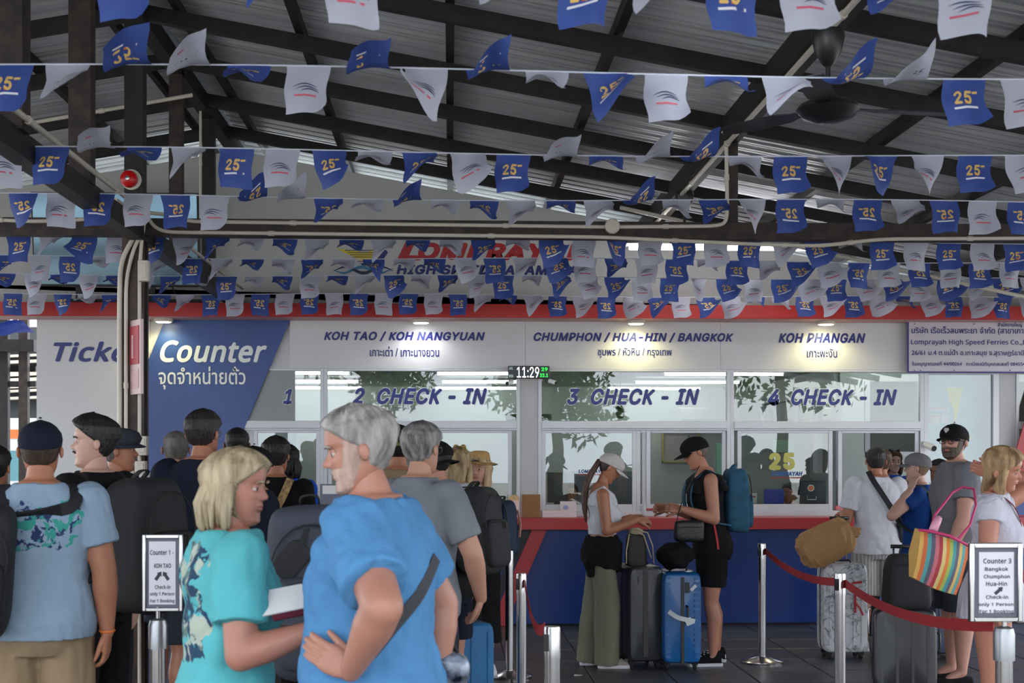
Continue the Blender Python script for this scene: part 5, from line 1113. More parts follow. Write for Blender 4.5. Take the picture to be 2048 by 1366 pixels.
def printed(name, base, cols, sc, box, thr=.52):
    """printed motif on fabric: a blotchy screen print limited to a box in the shirt's own coordinates"""
    m = cloth(name, base); n = m.node_tree.nodes; l = m.node_tree.links; b = n['Principled BSDF']; src = b.inputs['Base Color'].links[0].from_socket
    t = n.new('ShaderNodeTexCoord'); s = n.new('ShaderNodeSeparateXYZ'); 
    dn = n.new('ShaderNodeTexNoise'); dn.inputs['Scale'].default_value = 9; dn.inputs['Detail'].default_value = 3; l.new(t.outputs['Object'], dn.inputs['Vector'])
    va = n.new('ShaderNodeVectorMath'); va.operation = 'SUBTRACT'; va.inputs[1].default_value = (.5, .5, .5); l.new(dn.outputs['Color'], va.inputs[0]); vs_ = n.new('ShaderNodeVectorMath'); vs_.operation = 'SCALE'; vs_.inputs['Scale'].default_value = .22; l.new(va.outputs[0], vs_.inputs[0])
    vc = n.new('ShaderNodeVectorMath'); vc.operation = 'ADD'; l.new(t.outputs['Object'], vc.inputs[0]); l.new(vs_.outputs[0], vc.inputs[1]); l.new(vc.outputs[0], s.inputs[0]); fac = None
    for i, (a, c) in enumerate(box):
        for q, op in ((a, 'GREATER_THAN'), (c, 'LESS_THAN')):
            if q is None: continue
            k = n.new('ShaderNodeMath'); k.operation = op; l.new(s.outputs[i], k.inputs[0]); k.inputs[1].default_value = q
            if fac is None: fac = k
            else: u = n.new('ShaderNodeMath'); u.operation = 'MULTIPLY'; l.new(fac.outputs[0], u.inputs[0]); l.new(k.outputs[0], u.inputs[1]); fac = u
    for j, c in enumerate(cols):
        x = n.new('ShaderNodeTexNoise'); x.inputs['Scale'].default_value = sc[j]; x.inputs['Detail'].default_value = 5; x.inputs['Distortion'].default_value = .6
        mp = n.new('ShaderNodeMapping'); mp.inputs['Location'].default_value = (j*3, 0, j); l.new(t.outputs['Object'], mp.inputs[0]); l.new(mp.outputs[0], x.inputs['Vector'])
        k = n.new('ShaderNodeMapRange'); k.inputs['From Min'].default_value = thr; k.inputs['From Max'].default_value = thr+.03; l.new(x.outputs['Fac'], k.inputs['Value'])
        u = n.new('ShaderNodeMath'); u.operation = 'MULTIPLY'; l.new(fac.outputs[0], u.inputs[0]); l.new(k.outputs['Result'], u.inputs[1])
        mx = n.new('ShaderNodeMix'); mx.data_type = 'RGBA'; l.new(u.outputs[0], mx.inputs['Factor']); l.new(src, mx.inputs['A']); mx.inputs['B'].default_value = srgb(c); src = mx.outputs['Result']
    l.new(src, b.inputs['Base Color']); return m
def stripes(name, a, b_, scale, axis=0, prof=.5, soft=.05):
    m = cloth(name, a, var=0.02); n = m.node_tree.nodes; l = m.node_tree.links; bs = n['Principled BSDF']; t = n.new('ShaderNodeTexCoord'); s = n.new('ShaderNodeSeparateXYZ'); l.new(t.outputs['Object'], s.inputs[0])
    k = n.new('ShaderNodeMath'); k.operation = 'MULTIPLY'; k.inputs[1].default_value = scale; l.new(s.outputs[axis], k.inputs[0]); f = n.new('ShaderNodeMath'); f.operation = 'SINE'; l.new(k.outputs[0], f.inputs[0])
    r = n.new('ShaderNodeMapRange'); r.inputs['From Min'].default_value = prof-soft; r.inputs['From Max'].default_value = prof+soft; l.new(f.outputs[0], r.inputs['Value']); mx = n.new('ShaderNodeMix'); mx.data_type = 'RGBA'
    l.new(r.outputs['Result'], mx.inputs['Factor']); mx.inputs['A'].default_value = srgb(a); mx.inputs['B'].default_value = srgb(b_); l.new(mx.outputs['Result'], bs.inputs['Base Color']); return m
down = lambda f, s, c=.5, y=.15: warm(f, (.12*s, 0, -1), (.02*s, y, -1), (0, .1, -1), (-s, .2, 0), c)
# --- left foreground
shirt1 = printed('printed_light_blue', (138, 160, 182), [(46, 58, 100), (60, 150, 140)], [26, 17], [(-.17, .17), (None, -.02), (1.26, 1.46)], .52)
p1_ = person('man seen from behind in black cap, pale blue T-shirt with navy print and khaki shorts', 80, 6.2, 8, 1.80, tan, 1.16, hair=('crop', 'darkbrown', (58, 44, 34)), cap=('cap', navyc, 0), top=('tee', shirt1, dict(hem=.49, e=.018, sleeve=.62)), bottom=('shorts', khaki, dict(hem=.28, waist=.56)),
     armR=warm(8, (.22, 0, -1), (.02, .1, -1), (-.05, .1, -1), (-1, .1, 0), .6), armL=warm(8, (-.3, 0, -1), (0, .3, -1), (0, .1, -1), (1, 0, 0), .6), vox=.009, group=Q, shoes=('sneaker', blackc, whitec), belly=.02)
g = G(); c = p1_['arms'][1][2]; g.tube([c+np.array([math.cos(a)*.031, math.sin(a)*.028, .01+.004*math.sin(a)]) for a in np.linspace(0, 2*pi, 17)], .005, 6); g.build('wristband', mat('band_orange', (226, 120, 40), .5), p1_['root'], smooth=True, world=False)
g = G(); 
backpack('black backpack hanging low behind the man in the printed pale blue T-shirt', p1_, packb, ink, w=.30, d=.2, h=.56, z=.66, side=-.21, roll_=6, tilt=4)
p2_ = person('man with dark hair and moustache in black, looking over to the left', 192, 7.2, 62, 1.84, pale, 1.08, hair=('quiff', 'black', (30, 26, 25)), head=(40, 2, 0), top=('tee', blackc, dict(sleeve=.6, e=.02)), bottom=('trousers', blackc), armL=down(62, -1, .5), armR=down(62, 1, .5), vox=.009, hv=.0042, group=Q, shoes=('sneaker', blackc, whitec))
mh = MC['hair_black']; T2 = p2_['T']; g = G(); 
for sd in (1, -1): g.tube([T2((0, .372, -.165)), T2((sd*.05, .37, -.168)), T2((sd*.10, .345, -.185)), T2((sd*.115, .32, -.21))], [.004, .0058, .005, .002], 8)
g.build('moustache', mh, p2_['root'], smooth=True, world=False)
bpk = backpack('very large black backpack worn by the moustached man in black', p2_, packb, ink, w=.40, d=.34, h=.66, z=.66, tilt=-2)
g = G(); g.box(-.03, .02, -.46, -.452, 1.20, 1.24); g.box(-.04, -.005, -.47, -.462, .98, 1.0); g.build('label_patch', mat('patch_grey', (150, 150, 152), .5), bpk, world=False)
person('man in a grey flat cap standing behind the moustached man', 232, 8.3, -75, 1.80, tan, 1., hair=('crop', 'grey', (92, 86, 82)), cap=('flat', char, 0, char), top=('tee', blackc), bottom=('trousers', char), group=Q, hv=.007, shoes=('sneaker', blackc, blackc))
p_ = person('man with cropped grey hair and white shirt at the column', 352, 9.6, 8, 1.81, red, 1., hair=('crop', 'steelgrey', (98, 92, 90)), top=('tee', whitec), bottom=('shorts', navyc), group=Q, hv=.007, shoes=('sneaker', whitec, whitec))
backpack('dark backpack on the man with cropped grey hair and white shirt', p_, packb, ink, w=.22, d=.14, h=.36, z=.64, side=.05)
person('tall man in glasses and a navy T-shirt seen from behind', 404, 8.3, -18, 1.905, tan, 1.16, hair=('short', 'brownblack', (44, 38, 36)), glasses=2, top=('tee', navyc, dict(e=.02)), bottom=('shorts', char), group=Q, hv=.006, shoes=('sneaker', blackc, whitec))
person('person with very dark cropped hair in front of the blue wall panel edge', 474, 10.6, 0, 1.85, brown, 1., hair=('crop', 'jet', (16, 14, 15)), top=('tee', char), bottom=('trousers', blackc), group=Q, hv=.008, shoes=('sneaker', blackc, blackc))
p7_ = person('person in a black cap with a pale emblem, mostly hidden by the blond woman', 512, 8.2, 80, 1.70, tan, 1., hair=('crop', 'darkbrown', (58, 44, 34)), cap=('cap', blackc, 0), top=('tee', navyc), bottom=('trousers', navyc), group=Q, hv=.007, shoes=('sneaker', blackc, blackc))
g = G(); g.ell(p7_['T']((-.03, .385, .36)), (.034, .012, .026), 12, 8); g.build('cap_emblem', mat('emblem_coral', (206, 130, 124), .6), p7_['root'], smooth=True, world=False)
p8_ = person('person in a black T-shirt with a gold patterned bag strap across the back', 552, 9.4, 3, 1.765, tan, 1.02, hair=('short', 'darkcurl', (34, 30, 28)), top=('tee', blackc), bottom=('trousers', blackc), group=Q, hv=.007, shoes=('sneaker', blackc, blackc), head=(-12, 0, 0))
bg_ = thing('shoulder_bag', 'gold and brown patterned shoulder bag on the person in the black T-shirt', 'bag', p8_['root'].location, R(3))
gold_m = mat('bag_gold', (140, 104, 60), .5, c2=(190, 160, 110), var=.3, vs=40); g = G(); ribbon(g, [(.10, -.12, 1.50), (.05, -.145, 1.38), (-.03, -.15, 1.24), (-.09, -.15, 1.14)], .052, .005, (1, 0, .5)); g.build('strap', gold_m, bg_, smooth='auto', world=False)
g = G(); sbox(g, (-.02, -.17, 1.08), (.15, .05, .09), .4); g.build('bag_body', gold_m, bg_, smooth=True, world=False)
person('person in a bright blue polo shirt at the first counter window', 574, 11.0, 5, 1.72, tan, 1., fem=True, hair=('bob', 'jet', (16, 14, 15)), top=('tee', bluet_), bottom=('trousers', blackc), group=Q, hv=.008, shoes=('sneaker', blackc, blackc))
# --- turquoise woman
shirt10 = printed('printed_turquoise', (86, 172, 180), [(96, 120, 118), (170, 180, 168), (40, 66, 92)], [9, 14, 17], [(-.13, .13), (None, -.055), (1.04, 1.38)], .50)
f = -68
p10 = person('woman with greying blond hair and turquoise T-shirt in right profile holding papers', 448, 4.4, f, 1.675, ('suntan', (164, 112, 95)), 1.10, fem=True, hair=('bob', 'blond', (150, 132, 102), (186, 170, 140)), head=(-32, -2, 0), top=('tee', shirt10, dict(hem=.44, e=.022, sleeve=.66, wr=.009)), bottom=('shorts', navyc, dict(hem=.3)),
    armR=warm(f, (.08, -.22, -1), (.86, .1, .32), (.85, .2, .25), (-.2, .9, .2), .6), armL=warm(f, (.1, .1, -1), (.95, -.15, .12), (.9, 0, .2), (0, -.3, -.9), .6), vox=.008, hv=.0035, lean=2, shoes=('sneaker', whitec, whitec))
wa = p10['arms'][1]; c = np.array(p10['bend'](wa[2])); dd = N(wa[2]-wa[1]); g = G(); s1_ = N(np.cross(dd, [0, 0, 1])); s2_ = np.cross(dd, s1_); c = c-dd*.03
g.tube([c+s1_*math.cos(a)*.032+s2_*math.sin(a)*.028 for a in np.linspace(0, 2*pi, 21)], .007, 8); g.ell(c+s1_*.034, (.018, .018, .018), 12, 8); g.build('wrist_watch', mat('watch_steel', (170, 172, 174), .25, metal=.9), p10['root'], smooth=True, world=False)
hp = at(560, 1200, 4.22); tk = thing('travel_papers', 'white folded papers held by the turquoise shirt woman', 'papers', hp); g = G(); A_ = np.array([.075, .03, .012]); B_ = np.array([-.018, .035, .03]); g.rings([np.array([hp-A_-B_, hp+A_-B_, hp+A_+B_, hp-A_+B_]), np.array([hp-A_-B_, hp+A_-B_, hp+A_+B_, hp-A_+B_])+[0, .004, -.003]]); g.build('sheet', mat('paper_white', (228, 228, 228), .5), tk)
pp = thing('passport', 'dark red passport held with the papers by the turquoise shirt woman', 'passport', hp+[.02, -.02, -.02]); g = G(); c = hp+np.array([.02, -.012, -.022]); A_, B_ = A_*.62, B_*.8; g.rings([np.array([c-A_-B_, c+A_-B_, c+A_+B_, c-A_+B_]), np.array([c-A_-B_, c+A_-B_, c+A_+B_, c-A_+B_])+[0, .008, -.004]]); g.build('cover', mat('passport_red', (90, 24, 44), .5), pp)
# --- hidden person with the big slate backpack
p27 = person('person hidden behind the blue shirt man, wearing beige shorts', 722, 5.75, 4, 1.70, tan, 1.04, hair=('short', 'darkbrown', (58, 44, 34)), top=('tee', mauve), bottom=('shorts', khaki, dict(hem=.28)), group=Q, hv=.007, shoes=('sneaker', blackc, blackc))
bb_ = backpack('big slate hiking backpack between the turquoise woman and the blue shirt man', p27, packg, ink, w=.38, d=.26, h=.66, z=.67, side=-.18, roll_=-3)
g = G(); sbox(g, (-.26, -.38, 1.27), (.05, .008, .075), .5, Rm=roty(.7)); g.build('luggage_tag', ink, bb_, smooth=True, world=False)
g = G(); ribbon(g, [(-.20, -.36, 1.40), (-.22, -.385, 1.34), (-.24, -.385, 1.30)], .02, .004); g.build('tag_loop', ink, bb_, smooth='auto', world=False)
rp_ = mat('patch_red', (206, 52, 48), .5)
for cx, cz in ((-.14, .93), (-.08, .88), (-.135, .79)): g = G(); sbox(g, (cx, -.405, cz), (.026, .012, .012), .4); g.build('reflector', rp_, bb_, smooth=True, world=False)
# --- blue shirt man
f = 78
p11 = person('grey haired man in a sky blue T-shirt in left profile, hand on hip', 764, 4.15, f, 1.80, red, 1.20, hair=('short', 'silver', (128, 124, 122), (176, 172, 168)), beard=('silverbeard', (176, 148, 134), .0), head=(14, -8, 0), lean=3, belly=.035, top=('tee', skyc, dict(hem=.44, e=.024, sleeve=.72, wr=.011)), bottom=('shorts', khaki, dict(hem=.3)),
    armL=warm(f, (.24, -.74, -.63), (-.38, .60, -.68), (-.8, .25, .5), (.15, .95, -.1), .35, 1), armR=warm(f, (.42, .3, -.85), (-.12, -.05, -1), (-.1, 0, -1), (-1, 0, 0), .6), vox=.008, hv=.0035, shoes=('sneaker', blackc, whitec))
st_ = thing('bag_strap', 'dark grey bag strap across the waist of the sky blue T-shirt man', 'strap', p11['root'].location, R(f)); g = G()
pts = [(-.19, .10, .98), (-.215, .05, 1.03), (-.215, -.02, 1.10), (-.19, -.09, 1.18), (-.12, -.16, 1.27), (0, -.185, 1.36)]; ribbon(g, [p11['bend'](np.array(q)) for q in pts], .034, .004, (0, .3, 1)); g.build('webbing', mat('strap_grey', (52, 54, 60), .8), st_, smooth='auto', world=False)
# --- middle group
f = -38
person('man with short grey hair and glasses in a heather grey T-shirt', 838, 7.0, f, 1.81, fair, 1.08, hair=('short', 'saltpepper', (92, 90, 90), (150, 148, 146)), glasses=2, head=(6, -4, 0), top=('tee', greyc, dict(sleeve=.75)), bottom=('shorts', char), armR=warm(f, (.42, -.1, -1), (.15, .5, -.8), (-.2, .5, -.7), (-1, 0, 0), .5), armL=down(f, -1), vox=.009, hv=.005, group=Q, shoes=('sneaker', blackc, whitec))
person('person in an olive cap peeping from behind the man in heather grey', 796, 9.0, 5, 1.83, tan, 1., hair=('short', 'jet', (16, 14, 15)), cap=('cap', cloth('olive', (112, 110, 66)), 0), top=('tee', khaki), bottom=('trousers', blackc), group=Q, hv=.008, shoes=('sneaker', blackc, blackc))
f = 58
p13 = person('person in a black cap and black tank top with bare arms, in left profile', 892, 8.4, f, 1.74, red, 1.06, hair=('crop', 'jet', (16, 14, 15)), cap=('cap', blackc, 180), lean=5, top=('tank', blackc), bottom=('shorts', navyc, dict(hem=.33)), armL=warm(f, (.0, -.1, -1), (-.25, .35, -.8), (-.3, .3, -.8), (0, 1, 0), .5), armR=warm(f, (.25, 0, -1), (-.1, .2, -1), (0, .1, -1), (-1, 0, 0), .5), vox=.009, hv=.006, group=Q, shoes=('sneaker', whitec, whitec))
backpack('black backpack with side pockets worn over the black tank top', p13, packb, ink, w=.30, d=.24, h=.50, z=.69)
p15 = person('woman with long blond hair and sunglasses pushed up, seen from behind', 915, 10.2, -20, 1.70, fair, .95, fem=True, hair=('long', 'honey', (140, 112, 78), (188, 162, 118), .6), top=('tee', stripes('striped_top', (180, 180, 184), (70, 72, 80), 160, 2)), bottom=('trousers', blackc), group=Q, hv=.008, shoes=('sneaker', blackc, whitec))
g = G(); T5 = p15['T']
for sd in (1, -1): g.ell(T5((sd*.12, .12, .55)), (.022, .01, .016), 12, 6)
g.tube([T5((-.3, -.05, .38)), T5((-.2, .1, .52)), T5((0, .14, .56)), T5((.2, .1, .52)), T5((.3, -.05, .38))], .004, 6); g.build('sunglasses', mat('sunglass_yellow', (150, 130, 60), .3), p15['root'], smooth=True, world=False)
f = 118
p16 = person('woman in a straw hat with blond hair, black tank top and long black skirt', 962, 10.6, f, 1.645, fair, .92, fem=True, hair=('long', 'strawblond', (176, 146, 104), (206, 180, 138), .42), head=(38, 4, 0), cap=('straw', mat('straw', (190, 152, 92), .8, var=.12, vs=30, bump=.8, bs=180), 0, mat('hat_ribbon', (28, 28, 34), .6)), top=('tank', blackc, dict(hem=.56)), bottom=('skirt', blackc, dict(hem=.16, rings=((.64, .078, .058), (.53, .112, .083), (.42, .108, .088), (.28, .098, .092), (.16, .104, .10)))),
    armL=down(f, -1), armR=warm(f, (.15, .1, -1), (-.1, -.3, -1), (0, 0, -1), (-1, 0, 0), .5), vox=.009, hv=.004, group=Q, shoes=('sneaker', whitec, whitec))
b16 = backpack('navy backpack with a pink strip worn by the woman in the straw hat', p16, packn, ink, w=.28, d=.15, h=.44, z=.665)
g = G(); ribbon(g, [(-.11, -.25, 1.24), (-.13, -.262, 1.14), (-.13, -.255, 1.04)], .02, .005, (1, .2, 0)); g.build('pink_strip', mat('strip_pink', (206, 150, 140), .6), b16, smooth='auto', world=False)
# --- couple at check-in 3
f = -88
p17 = person('woman in white cap, white tank and wide sage trousers at the check-in 3 counter', 1203, 11.1, f, 1.665, bronz, .93, fem=True, hair=('crop', 'brunette', (52, 36, 30)), head=(0, -34, 0), cap=('cap', cloth('offwhite', (196, 190, 186)), 0), top=('tank', whitec, dict(hem=.62, strap=.032)), bottom=('trousers', sage, dict(waist=.60, flare=1.35, e=.028, drop=.12, wr=.006)),
    armR=warm(f, (.1, -.15, -1), (1, -.02, .36), (.95, .2, -.05), (0, .5, -.8), 1.35), armL=warm(f, (.12, .12, -1), (1, -.12, .38), (1, -.1, 0), (0, -.6, -.7), 1.35), vox=.008, hv=.0036, shoes=('sneaker', cloth('shoe_beige', (150, 140, 132)), whitec), legs={1: ((-.02, .10, -1), (.0, -.02, -1)), -1: ((.02, -.12, -1), (0, -.12, -1))})
T7 = p17['T']; hm = hairmat('ponytail', (84, 60, 48)); g = G(); P_ = [T7((0, -.34, .10)), T7((0, -.46, .02)), np.array([0, -.085, 1.50]), np.array([0, -.118, 1.43]), np.array([.0, -.132, 1.33]), np.array([.0, -.132, 1.23]), np.array([.0, -.122, 1.13])]
g.tube(P_, [.02, .028, .032, .034, .034, .028, .008], 12, flat=.8); g.build('ponytail', hm, p17['root'], smooth=True, world=False)
g = G(); sl_ = []
H = p17['H']
rs = [ring((0, -.004, z*H), rx*H, ry*H, 28, .9, tl) for z, rx, ry, tl in ((.47, .114, .096, -.25), (.53, .117, .096, -.1), (.585, .104, .082, 0), (.615, .088, .072, 0))]; g.rings(rs)
g.tube([(0, .08, .60*H), (.03, .125, .57*H), (.035, .125, .50*H), (.02, .11, .44*H)], [.03, .035, .03, .02], 10); g.tube([(.09, -.06, .56*H), (.11, -.10, .50*H), (.09, -.09, .43*H)], [.05, .06, .03], 10)
rg = remesh(g, .009, 2, .012, 3, (1, 1, .5)); rg.build('tied_sweater', blackc, p17['root'], smooth=True, world=False)
c = p17['arms'][1][2]-N(p17['arms'][1][2]-p17['arms'][1][1])*.03; g = G(); g.tube([c+np.array([math.cos(a)*.024, 0, math.sin(a)*.024]) for a in np.linspace(0, 2*pi, 17)], .004, 6); g.build('bracelet', blackc, p17['root'], smooth=True, world=False)
f = 92
jers = cloth('jersey_black', (22, 21, 25)); redtrim = mat('trim_red', (176, 34, 44), .6)
p18 = person('man in a black cap and black and red sleeveless jersey at the check-in 3 counter', 1424, 11.2, f, 1.80, ('sunlit', (172, 118, 94)), 1.0, hair=('crop', 'mousebrown', (84, 66, 54)), head=(0, -16, 0), lean=7, cap=('cap', blackc, 0), top=('tank', jers, dict(hem=.46, strap=.048, e=.016)), bottom=('shorts', blackc, dict(hem=.345, waist=.55, e=.024)),
    armL=warm(f, (-.05, -.16, -1), (-.93, -.02, .42), (-.9, .1, .25), (0, .8, -.4), 1.3), armR=warm(f, (-.15, .15, -1), (-.95, -.1, .40), (-.9, -.1, .2), (0, -.8, -.4), 1.3), vox=.008, hv=.0036, shoes=('sneaker', blackc, whitec), legs={1: ((.02, -.04, -1), (0, -.10, -1)), -1: ((-.02, .08, -1), (0, -.04, -1))})
bd_ = p18['bend']; H = 1.8; g = G()
g.tube([bd_(np.array([math.cos(a)*.078, .0+math.sin(a)*.07-.01, 1.50-.02*math.sin(a)+.012*abs(math.cos(a))])) for a in np.linspace(0, 2*pi, 25)], .006, 6); g.build('collar_trim', mat('trim_white', (200, 204, 214), .6), p18['root'], smooth=True, world=False)
g = G()
for sd in (1, -1): g.tube([bd_(np.array([sd*(.135+.012*math.cos(a)), math.cos(a)*.062-.005, 1.425+math.sin(a)*.085])) for a in np.linspace(0, 2*pi, 25)], .006, 6)
g.build('armhole_trim', redtrim, p18['root'], smooth=True, world=False)
g = G()
for sd in (1, -1): ribbon(g, [bd_(np.array([sd*q[0], q[1], q[2]])) for q in ((.186, .0, 1.22), (.180, .0, 1.10), (.206, .0, .99), (.218, .0, .92))], .016, .003, (0, 1, 0))
g.build('side_stripe', redtrim, p18['root'], smooth='auto', world=False)
g = G(); v, fc = textgeo('SUPREME', 0, .02, res=1); lo, hi = v.min(0), v.max(0)
for k in range(7): g = G(); z = .80-.028*k; g.box(-.149-.002*k, -.146-.002*k, -.034, -.028, z-.009, z+.009); g.build('hem_dash', whitec, p18['root'], world=False)
g = G(); g.box(-.158, -.152, .03, .085, .655, .725); g.build('shorts_badge', mat('badge_dark', (52, 54, 60), .6), p18['root'], world=False)
g = G(); a = np.linspace(0, pi, 12); g.add([(-.1595, .0575+math.cos(q)*.018, .685+math.sin(q)*.02) for q in a], [tuple(range(12))]); g.build('badge_mark', mat('badge_orange', (206, 130, 96), .6), p18['root'], world=False)
b18 = backpack('teal blue backpack worn by the man in the jersey', p18, teal, ink, w=.29, d=.20, h=.50, z=.705, tilt=6, strapmat=teal)
def bag_at(name, label, px, py, Y, s, m, parts=(), rz_=0, p=.4, tp=0., lump=.07):
    c = at(px, py, Y); t = thing(name, label, 'bag', c, rz_); g = G(); sbox(g, (0, 0, 0), s, p, 32, 16, taper=tp); v = g.v[0]; nz = np.array([noise.noise(Vector(q*11+px)) for q in v]); g.v[0] = v*(1+lump*nz[:, None]); g.build('bag_body', m, t, smooth=True, world=False); return t
leather = mat('leather_black', (20, 20, 22), .4, bump=.3, bs=60)
t = bag_at('crossbody_bag', 'black leather crossbody bag hanging in front of the man in the jersey', 1378, 1062, 10.95, (.115, .05, .085), leather)
g = G(); g.tube([(-.09, -.052, .03), (0, -.058, .034), (.09, -.052, .03)], .003, 6); g.build('zipper', ink, t, world=False); g = G(); pts = [(-.1, 0, .06), (-.06, -.02, .22), (-.0, -.03, .36), (.08, .0, .50)]; ribbon(g, pts, .022, .004, (0, 1, 0)); g.build('strap', ink, t, smooth='auto', world=False)
# --- right group
f = -4
p19 = person('man with a fade haircut in a white T-shirt and grey striped shorts seen from behind', 1752, 11.9, f, 1.71, tan, 1.08, hair=('fade', 'fadeblack', (36, 32, 32)), top=('tee', whitec, dict(hem=.475, e=.021, sleeve=.7, wr=.008)), bottom=('shorts', stripes('striped_shorts', (136, 132, 130), (168, 166, 164), 220, 0, .2), dict(hem=.275, waist=.55, e=.03)),
    armL=warm(f, (-.26, -.02, -1), (.12, .85, .15), (.2, .9, 0), (0, 0, -1), .6), armR=warm(f, (.22, .1, -1), (-.1, .9, .3), (0, .9, 0), (0, 0, -1), .6), vox=.009, hv=.005, group=Q, shoes=('sneaker', whitec, whitec), legs={1: ((.04, .03, -1), (0, -.05, -1)), -1: ((-.02, .02, -1), (0, -.03, -1))})
sg_ = thing('sling_bag', 'dark sling bag strap crossing the back of the white T-shirt man', 'bag', p19['root'].location, R(f)); g = G(); ribbon(g, [(-.075, -.045, 1.51), (-.05, -.135, 1.43), (.03, -.162, 1.30), (.12, -.15, 1.16), (.18, -.11, 1.06)], .045, .006, (1, 0, .4)); g.build('strap', ink, sg_, smooth='auto', world=False)
g = G(); sbox(g, (.22, -.03, 1.0), (.05, .09, .09), .4); g.build('bag_body', packg, sg_, smooth=True, world=False)
f = 62
p20 = person('man in a grey cap and mid blue T-shirt raising a hand to his face', 1838, 11.0, f, 1.66, pale, .98, hair=('crop', 'sandy', (120, 96, 74)), cap=('cap', cloth('capgrey', (112, 110, 112)), 0), top=('tee', midb, dict(sleeve=.5)), bottom=('shorts', blackc), armL=warm(f, (-.72, -.25, -.52), (.62, .15, .78), (.35, .2, .8), (.6, .3, 0), .6), armR=down(f, 1), vox=.009, hv=.0045, group=Q, shoes=('sneaker', blackc, whitec))
backpack('black backpack on the man in the mid blue T-shirt', p20, packb, ink, w=.30, d=.17, h=.44, z=.69)
person('person with tanned face partly hidden behind the bearded man', 1880, 11.9, 130, 1.60, brown, 1., hair=('short', 'jet', (16, 14, 15)), top=('tee', char), bottom=('trousers', blackc), group=Q, hv=.008, shoes=('sneaker', blackc, blackc))
f = 88
p21 = person('tall bearded man in round glasses, black cap with a pale logo and grey T-shirt', 1912, 10.3, f, 1.87, ('rosy', (180, 132, 116)), 1.14, hair=('crop', 'darkbrown', (58, 44, 34)), beard=('brownbeard', (78, 62, 52), .8), glasses=1, head=(42, 2, 0), cap=('cap', blackc, 0), top=('tee', cloth('stone_grey', (112, 112, 118)), dict(e=.022, sleeve=.6)), bottom=('shorts', char, dict(hem=.275, waist=.55)),
    armL=warm(f, (-.15, -.25, -1), (-.35, .05, -.9), (-.3, 0, -1), (0, 1, 0), .6), armR=down(f, 1), vox=.009, hv=.0042, group=Q, shoes=('sandal', blackc, blackc))
g = G(); T1 = p21['T']; g.add([T1(q) for q in ((-.085, .395, .34), (0, .422, .25), (.085, .395, .34), (.06, .385, .40), (-.06, .385, .40))], [(0, 1, 2, 3, 4)]); g.build('cap_logo', mat('logo_pale', (190, 184, 184), .5), p21['root'], world=False)
f = -118
dressw = mat('cloth_dress_white', (200, 200, 214), .85, var=.04, vs=30, bump=.8, bs=70)
p22 = person('blond woman in a white summer dress with one hand behind her head', 1985, 7.5, f, 1.70, ('glow', (186, 128, 106)), 1.02, fem=True, hair=('long', 'darkblond', (134, 104, 74), (196, 162, 118), .62), head=(-4, -12, 16), lean=2, top=('tee', dressw, dict(sleeve=.25, hem=.55, name='dress_bodice', wr=.008)), bottom=('skirt', dressw, dict(hem=.465, name='dress_skirt', wr=.01, rings=((.645, .082, .064), (.57, .112, .088), (.465, .132, .105)))),
    armR=warm(f, (-.12, -.25, -1), (.1, -.3, -.95), (.1, -.2, -1), (1, 0, 0), .6), armL=warm(f, (.85, .15, .50), (-.80, .22, .12), (-.8, .0, .3), (.1, -.9, -.2), .7), vox=.008, hv=.0036, group=Q, shoes=('sandal', blackc, blackc))
# striped beach bag
bt = thing('beach_bag', 'rainbow striped fabric beach bag slung from the blond woman in white', 'bag', at(1880, 1190, 6.9), R(-6)); cols = [(214, 168, 92), (206, 110, 66), (88, 158, 160), (92, 92, 110), (196, 112, 122), (170, 60, 68), (214, 196, 130), (216, 126, 62), (160, 180, 88), (70, 150, 158), (98, 94, 112), (208, 176, 104), (88, 158, 160), (206, 110, 66)]
n = len(cols); cb = at(1880, 1190, 6.9); tp = [at(1840, 1058, 6.9), at(1938, 1092, 6.9)]; bo = [at(1826, 1155, 6.9), at(1912, 1190, 6.9)]
for i in range(n):
    g = G(); R_ = []
    for t_ in (i/n, (i+.5)/n, (i+1)/n):
        bow = lambda s: .06*math.sin(pi*min(max(s, .02), .98)); a = tp[0]+(tp[1]-tp[0])*t_; b = bo[0]+(bo[1]-bo[0])*t_; m_ = (a+b)/2+np.array([0, -bow(t_)-.02, 0]); a2, b2 = a+[0, -bow(t_)*.5, 0], b+[0, -bow(t_)*.3, -.012*math.sin(pi*t_)]
        d_ = (np.array([0, .09, 0])); R_.append(np.array([a2, (a2+m_)/2+[0, -.01, 0], m_, (b2+m_)/2+[0, -.01, 0], b2, b2+d_*.7, m_+d_*1.6, a2+d_*.9]))
    g.rings(R_); o = g.build('stripe', mat('bag_stripe_%d' % i, cols[i], .8, bump=.4, bs=150), bt, smooth='auto', world=False); me = o.data
    v = np.array([x.co[:] for x in me.vertices])-cb
    v = v @ rotz(R(6)).T; me.vertices.foreach_set('co', v.ravel())
mg = mat('bag_magenta', (196, 52, 110), .6)
def tubew(t, nm, pts, r, m, rot=R(6), c=None):
    g = G(); g.tube([(np.array(p)-c) @ rotz(rot).T for p in pts], r, 8); g.build(nm, m, t, smooth=True, world=False)
tubew(bt, 'handle', [at(1858, 1066, 6.86), at(1870, 1030, 6.9), at(1905, 985, 7.15), at(1925, 974, 7.3), at(1948, 978, 7.25), at(1952, 1010, 7.1), at(1940, 1050, 6.95), at(1915, 1080, 6.86)], .006, mg, c=cb)
tubew(bt, 'edge_cord', [at(1838, 1060, 6.84), at(1860, 1062, 6.8), at(1900, 1072, 6.8), at(1938, 1092, 6.84)], .007, mg, c=cb)
tubew(bt, 'bottle_in_bag', [at(1866, 1062, 6.86), at(1876, 1036, 6.9)], .022, mat('bottle_pink', (214, 150, 170), .4), c=cb)
